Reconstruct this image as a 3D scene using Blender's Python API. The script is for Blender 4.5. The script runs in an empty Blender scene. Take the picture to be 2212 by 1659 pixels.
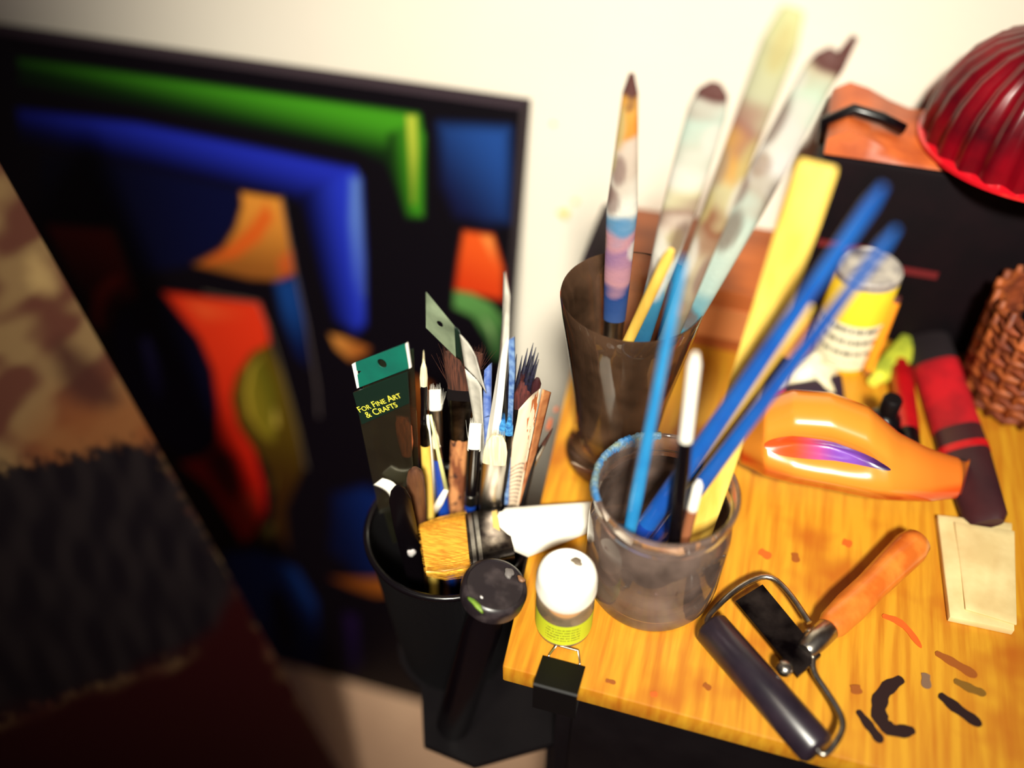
import bpy, bmesh, math, random
import numpy as np
from mathutils import Matrix, Vector

# ------------------------------------------------------------------ camera
# image frame 2212 x 1659; focal length in pixels 2000; Z up, Y towards the wall,
# X along the front edge of the work table; table top is z = 0, its near left corner the origin
FPX, CX, CY = 2000.0, 1106.0, 829.5
W = np.array([[0.95985, 0.19851, -0.19783], [0.28022, -0.66577, 0.69150], [0.00556, -0.71918, -0.69480]])
# re-orthonormalise
_x = W[0] / np.linalg.norm(W[0]); _z = W[2] - _x * (W[2] @ _x); _z /= np.linalg.norm(_z); _y = np.cross(_z, _x)
W = np.array([_x, _y, _z])
CAM = np.array([0.0773, -0.2548, 0.48])

sc = bpy.context.scene
col = sc.collection
cd = bpy.data.cameras.new('camera')
cd.sensor_fit = 'HORIZONTAL'; cd.sensor_width = 36.0; cd.lens = 36.0 * FPX / 2212.0
cd.clip_start = 0.01; cd.clip_end = 30
cam = bpy.data.objects.new('camera', cd); col.objects.link(cam)
M = Matrix.Identity(4)
for i in range(3):
    M[i][0] = W[i][0]; M[i][1] = -W[i][1]; M[i][2] = -W[i][2]; M[i][3] = CAM[i]
cam.matrix_world = M
cd.dof.use_dof = True
cd.dof.focus_distance = 0.545
cd.dof.aperture_fstop = 1.5
sc.camera = cam

# ------------------------------------------------------------------ world, added spot lights, exposure
wd = bpy.data.worlds.new('room_ambient'); sc.world = wd; wd.use_nodes = True
bg = wd.node_tree.nodes['Background']
bg.inputs['Color'].default_value = (0.62, 0.46, 0.50, 1); bg.inputs['Strength'].default_value = 0.11

def spot(name, loc, target, power, angle, blend, color, size):
    l = bpy.data.lights.new(name, 'SPOT'); l.energy = power; l.spot_size = math.radians(angle); l.spot_blend = blend
    l.color = color; l.shadow_soft_size = size
    o = bpy.data.objects.new(name, l); col.objects.link(o); o.location = loc
    o.rotation_euler = (Vector(target) - Vector(loc)).to_track_quat('-Z', 'Y').to_euler()
    return o
spot('added_key_spot', (0.36, -1.35, 1.70), (-0.04, 0.40, -0.04), 520.0, 28, 1.0, (1.0, 0.96, 0.82), 0.14)  # added unseen spot; its soft narrow cone dims the edges of the view
spot('added_fill_spot', (-0.02, -0.30, 0.85), (-0.01, 0.09, 0.0), 6.0, 36, 1.0, (1.0, 0.88, 0.66), 0.03)  # added unseen spot that brightens the cup and the near table corner
sc.cycles.transparent_max_bounces = 32

vs = sc.view_settings
vs.view_transform = 'Standard'; vs.look = 'None'; vs.gamma = 1.0; vs.use_curve_mapping = False
vs.exposure = 0.0

# ------------------------------------------------------------------ helpers
rnd = random.Random(7); nr = np.random.RandomState(3)

def ray(px, py): return W @ np.array([(px - CX) / FPX, (py - CY) / FPX, 1.0])
def atz(px, py, z=0.0): r = ray(px, py); return CAM + r * ((z - CAM[2]) / r[2])
def aty(px, py, y): r = ray(px, py); return CAM + r * ((y - CAM[1]) / r[1])
def atpl(px, py, p, n): r = ray(px, py); n = np.asarray(n, float); return CAM + r * (((np.asarray(p) - CAM) @ n) / (r @ n))
def depth(p): return float((W.T @ (np.asarray(p) - CAM))[2])
def proj(p): c = W.T @ (np.asarray(p) - CAM); return CX + FPX * c[0] / c[2], CY + FPX * c[1] / c[2]
def unit(v): v = np.asarray(v, float); return v / np.linalg.norm(v)

def lin(c):
    o = []
    for v in c[:3]:
        v = v / 255.0
        o.append(v / 12.92 if v <= 0.04045 else ((v + 0.055) / 1.055) ** 2.4)
    return (o[0], o[1], o[2], 1.0)

def newmat(name):
    m = bpy.data.materials.new(name); m.use_nodes = True
    return m, m.node_tree, m.node_tree.nodes['Principled BSDF']

def mat(name, c, rough=0.5, metal=0.0, c2=None, scale=60.0, stretch=(1, 1, 1), lo=0.35, hi=0.65, bump=0.0, bscale=None,
        spec=0.5, coat=0.0, detail=4.0, c3=None, scale3=20, lo3=.55, hi3=.6, trans=0.0, alpha=1.0):
    m, t, b = newmat(name)
    b.inputs['Base Color'].default_value = lin(c); b.inputs['Roughness'].default_value = rough
    b.inputs['Metallic'].default_value = metal; b.inputs['Specular IOR Level'].default_value = spec
    b.inputs['Coat Weight'].default_value = coat; b.inputs['Transmission Weight'].default_value = trans
    b.inputs['Alpha'].default_value = alpha
    L = t.links
    tc = t.nodes.new('ShaderNodeTexCoord'); mp = t.nodes.new('ShaderNodeMapping'); mp.inputs['Scale'].default_value = stretch
    L.new(tc.outputs['Object'], mp.inputs['Vector'])
    out = None
    if c2 is not None:
        n = t.nodes.new('ShaderNodeTexNoise'); n.inputs['Scale'].default_value = scale; n.inputs['Detail'].default_value = detail
        L.new(mp.outputs[0], n.inputs['Vector'])
        mr = t.nodes.new('ShaderNodeMapRange'); mr.inputs['From Min'].default_value = lo; mr.inputs['From Max'].default_value = hi
        L.new(n.outputs['Fac'], mr.inputs['Value'])
        mx = t.nodes.new('ShaderNodeMix'); mx.data_type = 'RGBA'
        mx.inputs['A'].default_value = lin(c); mx.inputs['B'].default_value = lin(c2); L.new(mr.outputs[0], mx.inputs['Factor'])
        out = mx.outputs['Result']
        if c3 is not None:
            n3 = t.nodes.new('ShaderNodeTexNoise'); n3.inputs['Scale'].default_value = scale3; n3.inputs['Detail'].default_value = 3
            L.new(tc.outputs['Object'], n3.inputs['Vector'])
            m3 = t.nodes.new('ShaderNodeMapRange'); m3.inputs['From Min'].default_value = lo3; m3.inputs['From Max'].default_value = hi3
            L.new(n3.outputs['Fac'], m3.inputs['Value'])
            x3 = t.nodes.new('ShaderNodeMix'); x3.data_type = 'RGBA'
            L.new(out, x3.inputs['A']); x3.inputs['B'].default_value = lin(c3); L.new(m3.outputs[0], x3.inputs['Factor'])
            out = x3.outputs['Result']
        L.new(out, b.inputs['Base Color'])
    if bump:
        n = t.nodes.new('ShaderNodeTexNoise'); n.inputs['Scale'].default_value = bscale or scale; n.inputs['Detail'].default_value = 3
        L.new(mp.outputs[0], n.inputs['Vector'])
        bp = t.nodes.new('ShaderNodeBump'); bp.inputs['Strength'].default_value = bump; bp.inputs['Distance'].default_value = 0.002
        L.new(n.outputs['Fac'], bp.inputs['Height']); L.new(bp.outputs[0], b.inputs['Normal'])
    return m

def vcmat(name, rough=0.5, spec=0.4, coat=0.0, bump=0.0, bscale=200):
    m, t, b = newmat(name)
    a = t.nodes.new('ShaderNodeVertexColor'); a.layer_name = 'Col'
    t.links.new(a.outputs['Color'], b.inputs['Base Color'])
    b.inputs['Roughness'].default_value = rough; b.inputs['Specular IOR Level'].default_value = spec; b.inputs['Coat Weight'].default_value = coat
    if bump:
        n = t.nodes.new('ShaderNodeTexNoise'); n.inputs['Scale'].default_value = bscale
        tc = t.nodes.new('ShaderNodeTexCoord'); t.links.new(tc.outputs['Object'], n.inputs['Vector'])
        bp = t.nodes.new('ShaderNodeBump'); bp.inputs['Strength'].default_value = bump; bp.inputs['Distance'].default_value = 0.001
        t.links.new(n.outputs['Fac'], bp.inputs['Height']); t.links.new(bp.outputs[0], b.inputs['Normal'])
    return m

def glassmat(name, tint, haze=0.1, hazecol=(150, 130, 120), rough=0.05, gloss=1.0):
    """thin-walled glass: tinted clear, a little murky film, fresnel reflection"""
    m = bpy.data.materials.new(name); m.use_nodes = True; t = m.node_tree; t.nodes.clear(); L = t.links
    o = t.nodes.new('ShaderNodeOutputMaterial')
    tr = t.nodes.new('ShaderNodeBsdfTransparent'); tr.inputs['Color'].default_value = lin(tint)
    df = t.nodes.new('ShaderNodeBsdfDiffuse'); df.inputs['Color'].default_value = lin(hazecol)
    gl = t.nodes.new('ShaderNodeBsdfGlossy'); gl.inputs['Roughness'].default_value = rough
    fr = t.nodes.new('ShaderNodeFresnel'); fr.inputs['IOR'].default_value = 1.5
    n = t.nodes.new('ShaderNodeTexNoise'); n.inputs['Scale'].default_value = 45; n.inputs['Detail'].default_value = 4
    tc = t.nodes.new('ShaderNodeTexCoord'); L.new(tc.outputs['Object'], n.inputs['Vector'])
    mr = t.nodes.new('ShaderNodeMapRange'); mr.inputs['From Min'].default_value = .3; mr.inputs['From Max'].default_value = .75
    mr.inputs['To Min'].default_value = haze * .5; mr.inputs['To Max'].default_value = haze * 1.6
    L.new(n.outputs['Fac'], mr.inputs['Value'])
    m1 = t.nodes.new('ShaderNodeMixShader'); L.new(mr.outputs[0], m1.inputs[0]); L.new(tr.outputs[0], m1.inputs[1]); L.new(df.outputs[0], m1.inputs[2])
    g = t.nodes.new('ShaderNodeMath'); g.operation = 'MULTIPLY'; g.inputs[1].default_value = gloss; L.new(fr.outputs[0], g.inputs[0])
    m2 = t.nodes.new('ShaderNodeMixShader'); L.new(g.outputs[0], m2.inputs[0]); L.new(m1.outputs[0], m2.inputs[1]); L.new(gl.outputs[0], m2.inputs[2])
    L.new(m2.outputs[0], o.inputs['Surface'])
    return m

BASE = {}   # object name -> world position of its origin
def root(name, label, cat, base, group=None, kind=None):
    o = bpy.data.objects.new(name, None); col.objects.link(o); o.location = base; o.empty_display_size = 0.02
    BASE[o.name] = np.asarray(base, float)
    if label: o['label'] = label
    if cat: o['category'] = cat
    if group: o['group'] = group
    if kind: o['kind'] = kind
    return o

def mesh(name, verts, faces, m, parent=None, smooth=True, label=None, cat=None, base=None, group=None, kind=None, colors=None, uvs=None, auto=None):
    V = np.asarray(verts, float)
    b = BASE[parent.name] if parent is not None else (np.asarray(base, float) if base is not None else V.mean(0) * [1, 1, 0] + [0, 0, V[:, 2].min()])
    me = bpy.data.meshes.new(name); me.from_pydata((V - b).tolist(), [], [list(map(int, f)) for f in faces])
    bm = bmesh.new(); bm.from_mesh(me); bmesh.ops.recalc_face_normals(bm, faces=bm.faces); bm.to_mesh(me); bm.free()
    if colors is not None:
        a = me.color_attributes.new('Col', 'FLOAT_COLOR', 'POINT')
        cc = np.ones((len(V), 4), np.float32); cc[:, :3] = np.asarray(colors)[:, :3]
        a.data.foreach_set('color', cc.ravel())
    if uvs is not None:
        ul = me.uv_layers.new(name='UVMap'); U = np.asarray(uvs, np.float32)
        li = np.zeros(len(me.loops), np.int32); me.loops.foreach_get('vertex_index', li)
        ul.data.foreach_set('uv', U[li].ravel())
    me.polygons.foreach_set('use_smooth', [bool(smooth)] * len(me.polygons))
    if smooth and auto is not None:
        me.set_sharp_from_angle(angle=math.radians(auto))
    me.materials.append(m)
    o = bpy.data.objects.new(name, me); col.objects.link(o)
    if parent is not None: o.parent = parent; BASE[o.name] = BASE[parent.name]
    else: o.location = b; BASE[o.name] = b
    if label: o['label'] = label
    if cat: o['category'] = cat
    if group: o['group'] = group
    if kind: o['kind'] = kind
    return o

class G:
    """geometry collector"""
    def __init__(s): s.v = []; s.f = []
    def add(s, v, f):
        k = len(s.v); s.v += [tuple(p) for p in v]; s.f += [[i + k for i in q] for q in f]; return s

def loft(rings, cap=True):
    """rings: list of (n,3) arrays"""
    n = len(rings[0]); v = [tuple(p) for r in rings for p in r]; f = []
    for i in range(len(rings) - 1):
        for j in range(n):
            f.append((i * n + j, i * n + (j + 1) % n, (i + 1) * n + (j + 1) % n, (i + 1) * n + j))
    if cap: f.append(tuple(range(n - 1, -1, -1))); f.append(tuple((len(rings) - 1) * n + j for j in range(n)))
    return v, f

def ring(c, ax, ay, hx, hy, n=14, pw=2.0):
    a = np.arange(n) * 2 * math.pi / n + math.pi / n
    ca, sa = np.cos(a), np.sin(a); e = 2.0 / pw
    return np.asarray(c) + np.outer(np.sign(ca) * np.abs(ca) ** e * hx, ax) + np.outer(np.sign(sa) * np.abs(sa) ** e * hy, ay)

def tube(pts, r, n=8, rr=None):
    P = [np.asarray(p, float) for p in pts]; rings = []; up = None
    for i, p in enumerate(P):
        d = unit(P[min(i + 1, len(P) - 1)] - P[max(i - 1, 0)])
        if up is None:
            up = np.array([0, 0, 1.]) if abs(d[2]) < .9 else np.array([1., 0, 0])
        ax = unit(np.cross(d, up)); ay = np.cross(ax, d); up = ay
        q = rr[i] if rr is not None else r
        rings.append(ring(p, ax, ay, q, q, n))
    return loft(rings)

def boxg(lo, hi):
    (a, b, c), (d, e, f) = lo, hi
    v = [(a, b, c), (d, b, c), (d, e, c), (a, e, c), (a, b, f), (d, b, f), (d, e, f), (a, e, f)]
    return v, [(0, 3, 2, 1), (4, 5, 6, 7), (0, 1, 5, 4), (1, 2, 6, 5), (2, 3, 7, 6), (3, 0, 4, 7)]

def bevel(o, w, seg=2):
    bm = bmesh.new(); bm.from_mesh(o.data)
    es = [e for e in bm.edges if len(e.link_faces) == 2 and e.calc_face_angle(0) > math.radians(25)]
    bmesh.ops.bevel(bm, geom=es, offset=w, segments=seg, affect='EDGES', profile=.5)
    bm.to_mesh(o.data); bm.free()
    for p in o.data.polygons: p.use_smooth = True
    o.data.set_sharp_from_angle(angle=math.radians(40))
    return o

def lathe(prof, c, n=48, cap0=True, cap1=True, axis=None, rib=None):
    """prof: (r, h) list; revolve about the axis through c (default Z)"""
    c = np.asarray(c, float); az = np.array([0, 0, 1.]) if axis is None else unit(axis)
    ax = unit(np.cross(az, [0, 1., 0.])) if abs(az[1]) < .9 else unit(np.cross(az, [1., 0, 0])); ay = np.cross(az, ax)
    a = np.arange(n) * 2 * math.pi / n; v = []; f = []
    for r, h in prof:
        for k, t in enumerate(a):
            q = r * (1 + (rib(t, h) if rib else 0))
            v.append(c + az * h + (ax * math.cos(t) + ay * math.sin(t)) * q)
    for i in range(len(prof) - 1):
        for j in range(n): f.append((i * n + j, i * n + (j + 1) % n, (i + 1) * n + (j + 1) % n, (i + 1) * n + j))
    if cap0: f.append(tuple(range(n - 1, -1, -1)))
    if cap1: f.append(tuple((len(prof) - 1) * n + j for j in range(n)))
    return v, f

def sheet(P, nu=8, nv=12, th=0.0004, bend=None):
    """P: corners top-left, top-right, bottom-right, bottom-left (world); returns verts, faces, uv; solid of thickness th"""
    P = [np.asarray(p, float) for p in P]
    nrm = unit(np.cross(P[1] - P[0], P[3] - P[0])); v = []; uv = []; f = []
    for s in (0, 1):
        for i in range(nv + 1):
            for j in range(nu + 1):
                u, w = j / nu, i / nv
                p = (P[0] * (1 - u) + P[1] * u) * (1 - w) + (P[3] * (1 - u) + P[2] * u) * w
                if bend: p = p + nrm * bend(u, w)
                v.append(p + nrm * th * s); uv.append((u, 1 - w))
    m = (nu + 1) * (nv + 1)
    for i in range(nv):
        for j in range(nu):
            a = i * (nu + 1) + j; q = (a, a + 1, a + nu + 2, a + nu + 1); f.append(q); f.append(tuple(k + m for k in reversed(q)))
    edge = [j for j in range(nu + 1)] + [(i + 1) * (nu + 1) + nu for i in range(nv)] + [nv * (nu + 1) + j for j in range(nu - 1, -1, -1)] + [i * (nu + 1) for i in range(nv - 1, 0, -1)]
    for a, b in zip(edge, edge[1:] + edge[:1]): f.append((a, b, b + m, a + m))
    return v, f, uv

def smooth01(x): x = np.clip(x, 0, 1); return x * x * (3 - 2 * x)
def polydist(P, poly):
    """signed distance (inside positive) of points P (n,2) to polygon"""
    poly = np.asarray(poly, float); d = np.full(len(P), 1e9); ins = np.zeros(len(P), bool)
    for a, b in zip(poly, np.roll(poly, -1, 0)):
        e = b - a; w = P - a; t = np.clip((w @ e) / (e @ e + 1e-12), 0, 1)
        d = np.minimum(d, np.linalg.norm(w - t[:, None] * e, axis=1))
        c = ((a[1] > P[:, 1]) != (b[1] > P[:, 1]))
        with np.errstate(divide='ignore', invalid='ignore'):
            xx = (b[0] - a[0]) * (P[:, 1] - a[1]) / (b[1] - a[1]) + a[0]
        ins ^= c & (P[:, 0] < xx)
    return np.where(ins, d, -d)

def chaikin(p, k=2, closed=True):
    p = np.asarray(p, float)
    for _ in range(k):
        q = np.roll(p, -1, 0) if closed else p[1:]
        a = p if closed else p[:-1]
        r = np.empty((len(a) * 2, p.shape[1])); r[0::2] = a * .75 + q * .25; r[1::2] = a * .25 + q * .75
        if not closed: r = np.vstack([p[:1], r, p[-1:]])
        p = r
    return p

# ------------------------------------------------------------------ materials
M_wall = mat('wall_paint', (238, 228, 212), .75, c2=(230, 220, 204), scale=3, bump=.05, bscale=150)
M_floor = mat('floor_beige', (228, 184, 150), .7, c2=(212, 168, 136), scale=9)
M_black = mat('black_lacquer', (7, 4, 7), .5, c2=(13, 9, 12), scale=40, spec=.25)
M_blackplastic = mat('black_plastic', (8, 5, 8), .25, spec=.4)
M_rubber = mat('black_rubber', (26, 19, 30), .33, c2=(40, 30, 40), scale=60, spec=.7)
M_steel = mat('brushed_steel', (205, 200, 190), .28, 1.0, c2=(120, 112, 105), scale=120, stretch=(1, 1, .15), lo=.3, hi=.75)
M_darksteel = mat('dark_ferrule', (95, 88, 82), .26, 1.0, c2=(28, 22, 24), scale=130, lo=.35, hi=.7)
M_wood = mat('board_wood', (198, 142, 34), .42, c2=(174, 104, 20), scale=42, stretch=(5, .35, 1), lo=.38, hi=.72, c3=(164, 84, 18), scale3=16, lo3=.56, hi3=.72, bump=.04, spec=.4)
M_woodedge = mat('board_edge_wood', (150, 88, 26), .6, c2=(105, 58, 18), scale=60, stretch=(.3, .3, 6))
M_handle = mat('handle_wood', (214, 150, 78), .45, c2=(170, 104, 48), scale=170, stretch=(1, 1, .12), bump=.1)
M_oldhandle = mat('worn_handle_wood', (206, 140, 88), .6, c2=(120, 66, 40), scale=150, stretch=(1, 1, .3), lo=.45, hi=.62, c3=(60, 36, 30), scale3=190, lo3=.58, hi3=.62, bump=.3)
M_yellowwood = mat('yellow_wood', (240, 204, 96), .5, c2=(222, 176, 72), scale=120, stretch=(1, 1, .12))
M_orangewood = mat('orange_handle_wood', (222, 128, 48), .35, c2=(194, 96, 30), scale=70, stretch=(1, 1, .4), coat=.4)
M_white = mat('white_plastic', (246, 240, 226), .4, spec=.4)
M_cream = mat('cream_bristle', (243, 232, 196), .6, c2=(216, 200, 158), scale=900, stretch=(1, 1, .05))
M_whitebr = mat('white_bristle', (248, 244, 232), .6, c2=(226, 222, 210), scale=900, stretch=(1, 1, .05))
M_brown = mat('brown_bristle', (92, 52, 38), .6, c2=(40, 22, 18), scale=900, stretch=(1, 1, .06))
M_red_br = mat('russet_bristle', (206, 104, 56), .5, c2=(136, 60, 30), scale=900, stretch=(1, 1, .06))
M_maroon = mat('maroon_bristle', (96, 44, 40), .6, c2=(54, 24, 24), scale=800, stretch=(1, 1, .06))
M_gold_br = mat('golden_bristle', (236, 180, 62), .42, c2=(168, 104, 24), scale=900, stretch=(.08, 1, 1), lo=.3, hi=.7)
M_navy_br = mat('navy_bristle', (24, 22, 46), .5, c2=(10, 8, 20), scale=500)
M_blue_br = mat('sky_bristle', (70, 150, 205), .5, c2=(30, 90, 160), scale=500)
M_blue = mat('blue_enamel', (28, 96, 178), .24, c2=(24, 74, 158), scale=30, coat=.5)
M_blue2 = mat('azure_enamel', (52, 150, 206), .24, c2=(36, 122, 186), scale=30, coat=.5)
M_royal = mat('royal_blue_enamel', (24, 62, 156), .25, coat=.5)
M_green = mat('teal_card', (10, 96, 80), .45, c2=(12, 84, 72), scale=60)
M_card = mat('dark_card', (12, 30, 22), .4)
M_gilt = mat('yellow_print', (214, 206, 70), .5)
M_red = mat('red_plastic', (196, 16, 24), .35, c2=(150, 10, 20), scale=30)
M_lime = mat('lime_label', (196, 206, 40), .45)
M_greenpaint = mat('green_paint', (118, 146, 48), .45, c2=(84, 120, 40), scale=300)
M_whitepaint = mat('white_paint', (235, 232, 226), .45, c2=(190, 180, 180), scale=300)
M_orangepaint = mat('orange_glaze', (226, 116, 30), .22, c2=(200, 74, 18), scale=14, coat=.7, lo=.4, hi=.75)
M_paper = mat('pale_paper', (226, 206, 150), .7, c2=(206, 180, 124), scale=40, bump=.2, bscale=60)
M_brownbox = mat('brown_box_wood', (176, 92, 40), .5, c2=(136, 66, 28), scale=40, stretch=(.3, 1, 3))
M_leather = mat('tan_leather', (190, 92, 38), .45, c2=(160, 70, 28), scale=50, bump=.2)
M_maroonvinyl = mat('maroon_vinyl', (60, 26, 30), .4, c2=(44, 18, 24), scale=30)
M_film = glassmat('clear_film', (246, 246, 238), .025, (120, 116, 80), .12, .8)
M_filmw = glassmat('milky_film', (232, 228, 218), .62, (226, 220, 206), .16, 1.2)
M_filmg = glassmat('greenish_film', (196, 208, 186), .55, (160, 176, 144), .16, 1.2)
M_tumbler = glassmat('smoky_glass', (248, 240, 233), .10, (190, 142, 110), .04, 1.2)
M_jar = glassmat('murky_glass', (247, 242, 238), .17, (206, 174, 160), .07, 1.1)
M_clearcap = glassmat('clear_plastic', (236, 214, 176), .25, (226, 200, 160), .1, 1.0)

# ------------------------------------------------------------------ setting
FLOOR = -0.612; WALLY = 0.452
v, f = boxg((-2.2, WALLY, FLOOR - .05), (2.2, WALLY + .06, 1.9))
wall = mesh('wall_back', v, f, M_wall, smooth=False, kind='structure', base=(0, WALLY, FLOOR))
v, f = boxg((-2.2, -2.2, FLOOR - .05), (2.2, WALLY, FLOOR))
mesh('floor', v, f, M_floor, smooth=False, kind='structure', base=(0, 0, FLOOR))
# two flecks of yellow paint on the wall
M_fleck = mat('yellow_paint_fleck', (226, 200, 84), .6)
for (px, py, r) in ((1218, 462, .0055), (1243, 436, .0028), (1195, 268, .0022)):
    p = aty(px, py, WALLY); a = np.arange(14) * 2 * math.pi / 14
    rr = r * (1 + .25 * np.sin(3 * a + px)); g = G()
    r0 = [(p[0] + math.cos(t) * q, WALLY + .0002, p[2] + math.sin(t) * q) for t, q in zip(a, rr)]
    r1 = [(p[0] + math.cos(t) * q * .6, WALLY - .0009, p[2] + math.sin(t) * q * .6) for t, q in zip(a, rr)]
    v, f = loft([np.array(r0), np.array(r1)]); mesh('paint_fleck', v, f, M_fleck, parent=wall)

# work table: wooden board (left edge runs slightly askew) on a black cabinet
tb = root('work_table', 'low work table with paint-stained yellow wooden top on a black cabinet', 'table', (0.25, 0.2, FLOOR))
SK = -0.0831; BT = 0.016; BX1 = 0.62; BY1 = 0.444
bo = [(0, 0), (BX1, 0), (BX1, BY1), (SK * BY1, BY1)]
v = [(x, y, -BT) for x, y in bo] + [(x, y, 0) for x, y in bo]
board = mesh('tabletop', v, [(0, 3, 2, 1), (4, 5, 6, 7), (0, 1, 5, 4), (1, 2, 6, 5), (2, 3, 7, 6), (3, 0, 4, 7)], M_wood, tb, smooth=False)
bevel(board, .0012, 2)
v, f = boxg((.028, .022, FLOOR), (.6, .43, -BT)); cb = mesh('cabinet', v, f, M_black, tb, smooth=False); bevel(cb, .003)
for z0, z1 in ((-.19, -.03), (-.37, -.2), (-.59, -.38)):
    v, f = boxg((.04, .016, z0), (.588, .0225, z1)); d = mesh('drawer', v, f, M_black, tb, smooth=False); bevel(d, .002)
    v, f = tube([(.25, .016, (z0 + z1) / 2), (.25, 0.004, (z0 + z1) / 2), (.37, 0.004, (z0 + z1) / 2), (.37, .016, (z0 + z1) / 2)], .004)
    h = mesh('drawer_handle', v, f, M_darksteel, parent=d)

def mark(pts, w, m, zt=.0006):
    """a dried stroke of paint on the board, given by pixels of its middle line and its half width in pixels"""
    P = chaikin([atz(a, b)[:2] for a, b in pts], 2, False); n = len(P); L = []; R = []
    for i in range(n):
        d = unit(P[min(i + 1, n - 1)] - P[max(i - 1, 0)]); nn = np.array([-d[1], d[0]])
        k = (w if np.isscalar(w) else np.interp(i / (n - 1), np.linspace(0, 1, len(w)), w)) * .45 / FPX * (1 + .14 * math.sin(i * 1.7))
        e = math.sqrt(max(0.05, 1 - abs(2 * i / (n - 1) - 1) ** 4)); L.append(P[i] + nn * k * e); R.append(P[i] - nn * k * e)
    o = L + R[::-1]; k = len(o)
    v = [(x, y, .00005) for x, y in o] + [(x, y, zt) for x, y in o]
    f = [tuple(range(k, 2 * k))] + [(i, (i + 1) % k, (i + 1) % k + k, i + k) for i in range(k)]
    return mesh('paint_mark', v, f, m, board, smooth=False)
M_mk1 = mat('dried_black_paint', (34, 14, 14), .5); M_mk2 = mat('dried_brown_stain', (146, 78, 24), .5); M_mk3 = mat('dried_slate_paint', (120, 92, 72), .5)
M_mk4 = mat('dried_orange_paint', (206, 92, 30), .4); M_mk5 = mat('dried_olive_paint', (120, 84, 24), .5)
mark([(1950, 1466), (1912, 1488), (1895, 1525), (1903, 1562), (1932, 1582), (1976, 1578)], [16, 17, 19, 17, 16], M_mk1)
mark([(2028, 1500), (2065, 1530), (2120, 1568)], [10, 15, 13], M_mk1)
mark([(1852, 1535), (1880, 1572), (1905, 1605)], [8, 12, 12], M_mk1)
mark([(1846, 1480), (1852, 1500)], 13, M_mk2)
mark([(1999, 1455), (2001, 1488)], 11, M_mk3)
mark([(2020, 1410), (2060, 1432), (2110, 1462)], [8, 12, 14], M_mk2)
mark([(2060, 1470), (2100, 1490), (2130, 1500)], [8, 12, 8], M_mk5)
mark([(1308, 1470), (1330, 1476)], 5, M_mk2); mark([(1405, 1500), (1420, 1500)], 6, M_mk4); mark([(1640, 1190), (1665, 1205)], 12, M_mk4)
mark([(1820, 1170), (1840, 1178)], 12, M_mk4); mark([(1716, 1195), (1720, 1215)], 10, M_mk2); mark([(1520, 1478), (1535, 1490)], 7, M_mk2)
mark([(1190, 905), (1183, 930)], 5, M_mk4); mark([(1203, 880), (1199, 890)], 4, M_mk4); mark([(1905, 1330), (1950, 1345), (1990, 1400)], [7, 10, 6], M_mk4)

# ------------------------------------------------------------------ paintings
def canvas_grid(O, U, V, wdt, hgt, th, nu, nv):
    """front face grid + sides; O top-left front corner, U right, V down (unit), normal towards viewer = U x V flipped"""
    N = unit(np.cross(U, V))       # points into the canvas (away from viewer) for right-handed U, V down
    if N @ (CAM - O) > 0: N = -N
    us = np.linspace(0, wdt, nu + 1); vsn = np.linspace(0, hgt, nv + 1)
    uu, vv = np.meshgrid(us, vsn); P = O + uu[..., None] * U + vv[..., None] * V
    verts = P.reshape(-1, 3); F = []
    idx = np.arange((nu + 1) * (nv + 1)).reshape(nv + 1, nu + 1)
    F = np.stack([idx[:-1, :-1], idx[:-1, 1:], idx[1:, 1:], idx[1:, :-1]], -1).reshape(-1, 4)
    loc = np.stack([uu.ravel(), vv.ravel()], 1)
    return verts, F, loc, N

def build_canvas(name, label, O, U, V, wdt, hgt, th, nu, nv, colorf, sidecol, base):
    r = root(name, label, 'painting', base)
    verts, F, loc, N = canvas_grid(O, U, V, wdt, hgt, th, nu, nv)
    mesh('painted_face', verts, F, M_paintface, r, smooth=False, colors=colorf(loc))
    c = [O, O + U * wdt, O + U * wdt + V * hgt, O + V * hgt]
    a = [p + N * .0004 for p in c]; b = [p + N * th for p in c]
    mesh('stretched_canvas', a + b, [(0, 1, 2, 3), (7, 6, 5, 4), (0, 4, 5, 1), (1, 5, 6, 2), (2, 6, 7, 3), (3, 7, 4, 0)], sidecol, r, smooth=False)
    return r
M_paintface = vcmat('oil_paint', .45, .18, bump=.08, bscale=260)
M_canvasside = mat('dark_purple_canvas_edge', (34, 18, 34), .8, spec=.15)
M_canvasside2 = mat('dark_canvas_edge', (26, 14, 20), .8, spec=.15)

LEAN = math.radians(12.0); PN = np.array([0, -math.cos(LEAN), math.sin(LEAN)]); PP = np.array([0, .4, .1])
PU = np.array([1., 0, 0]); PV = np.array([0, -math.sin(LEAN), -math.cos(LEAN)])
tr_ = atpl(1122, 238, PP, PN); bl_ = atpl(860, 1500, PP, PN)
PW = .62; PH = (tr_[2] - FLOOR - .0015) / math.cos(LEAN)
PO = tr_ - PU * PW
def p2c(px, py): q = atpl(px, py, PP, PN) - PO; return (q @ PU, q @ PV)
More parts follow.
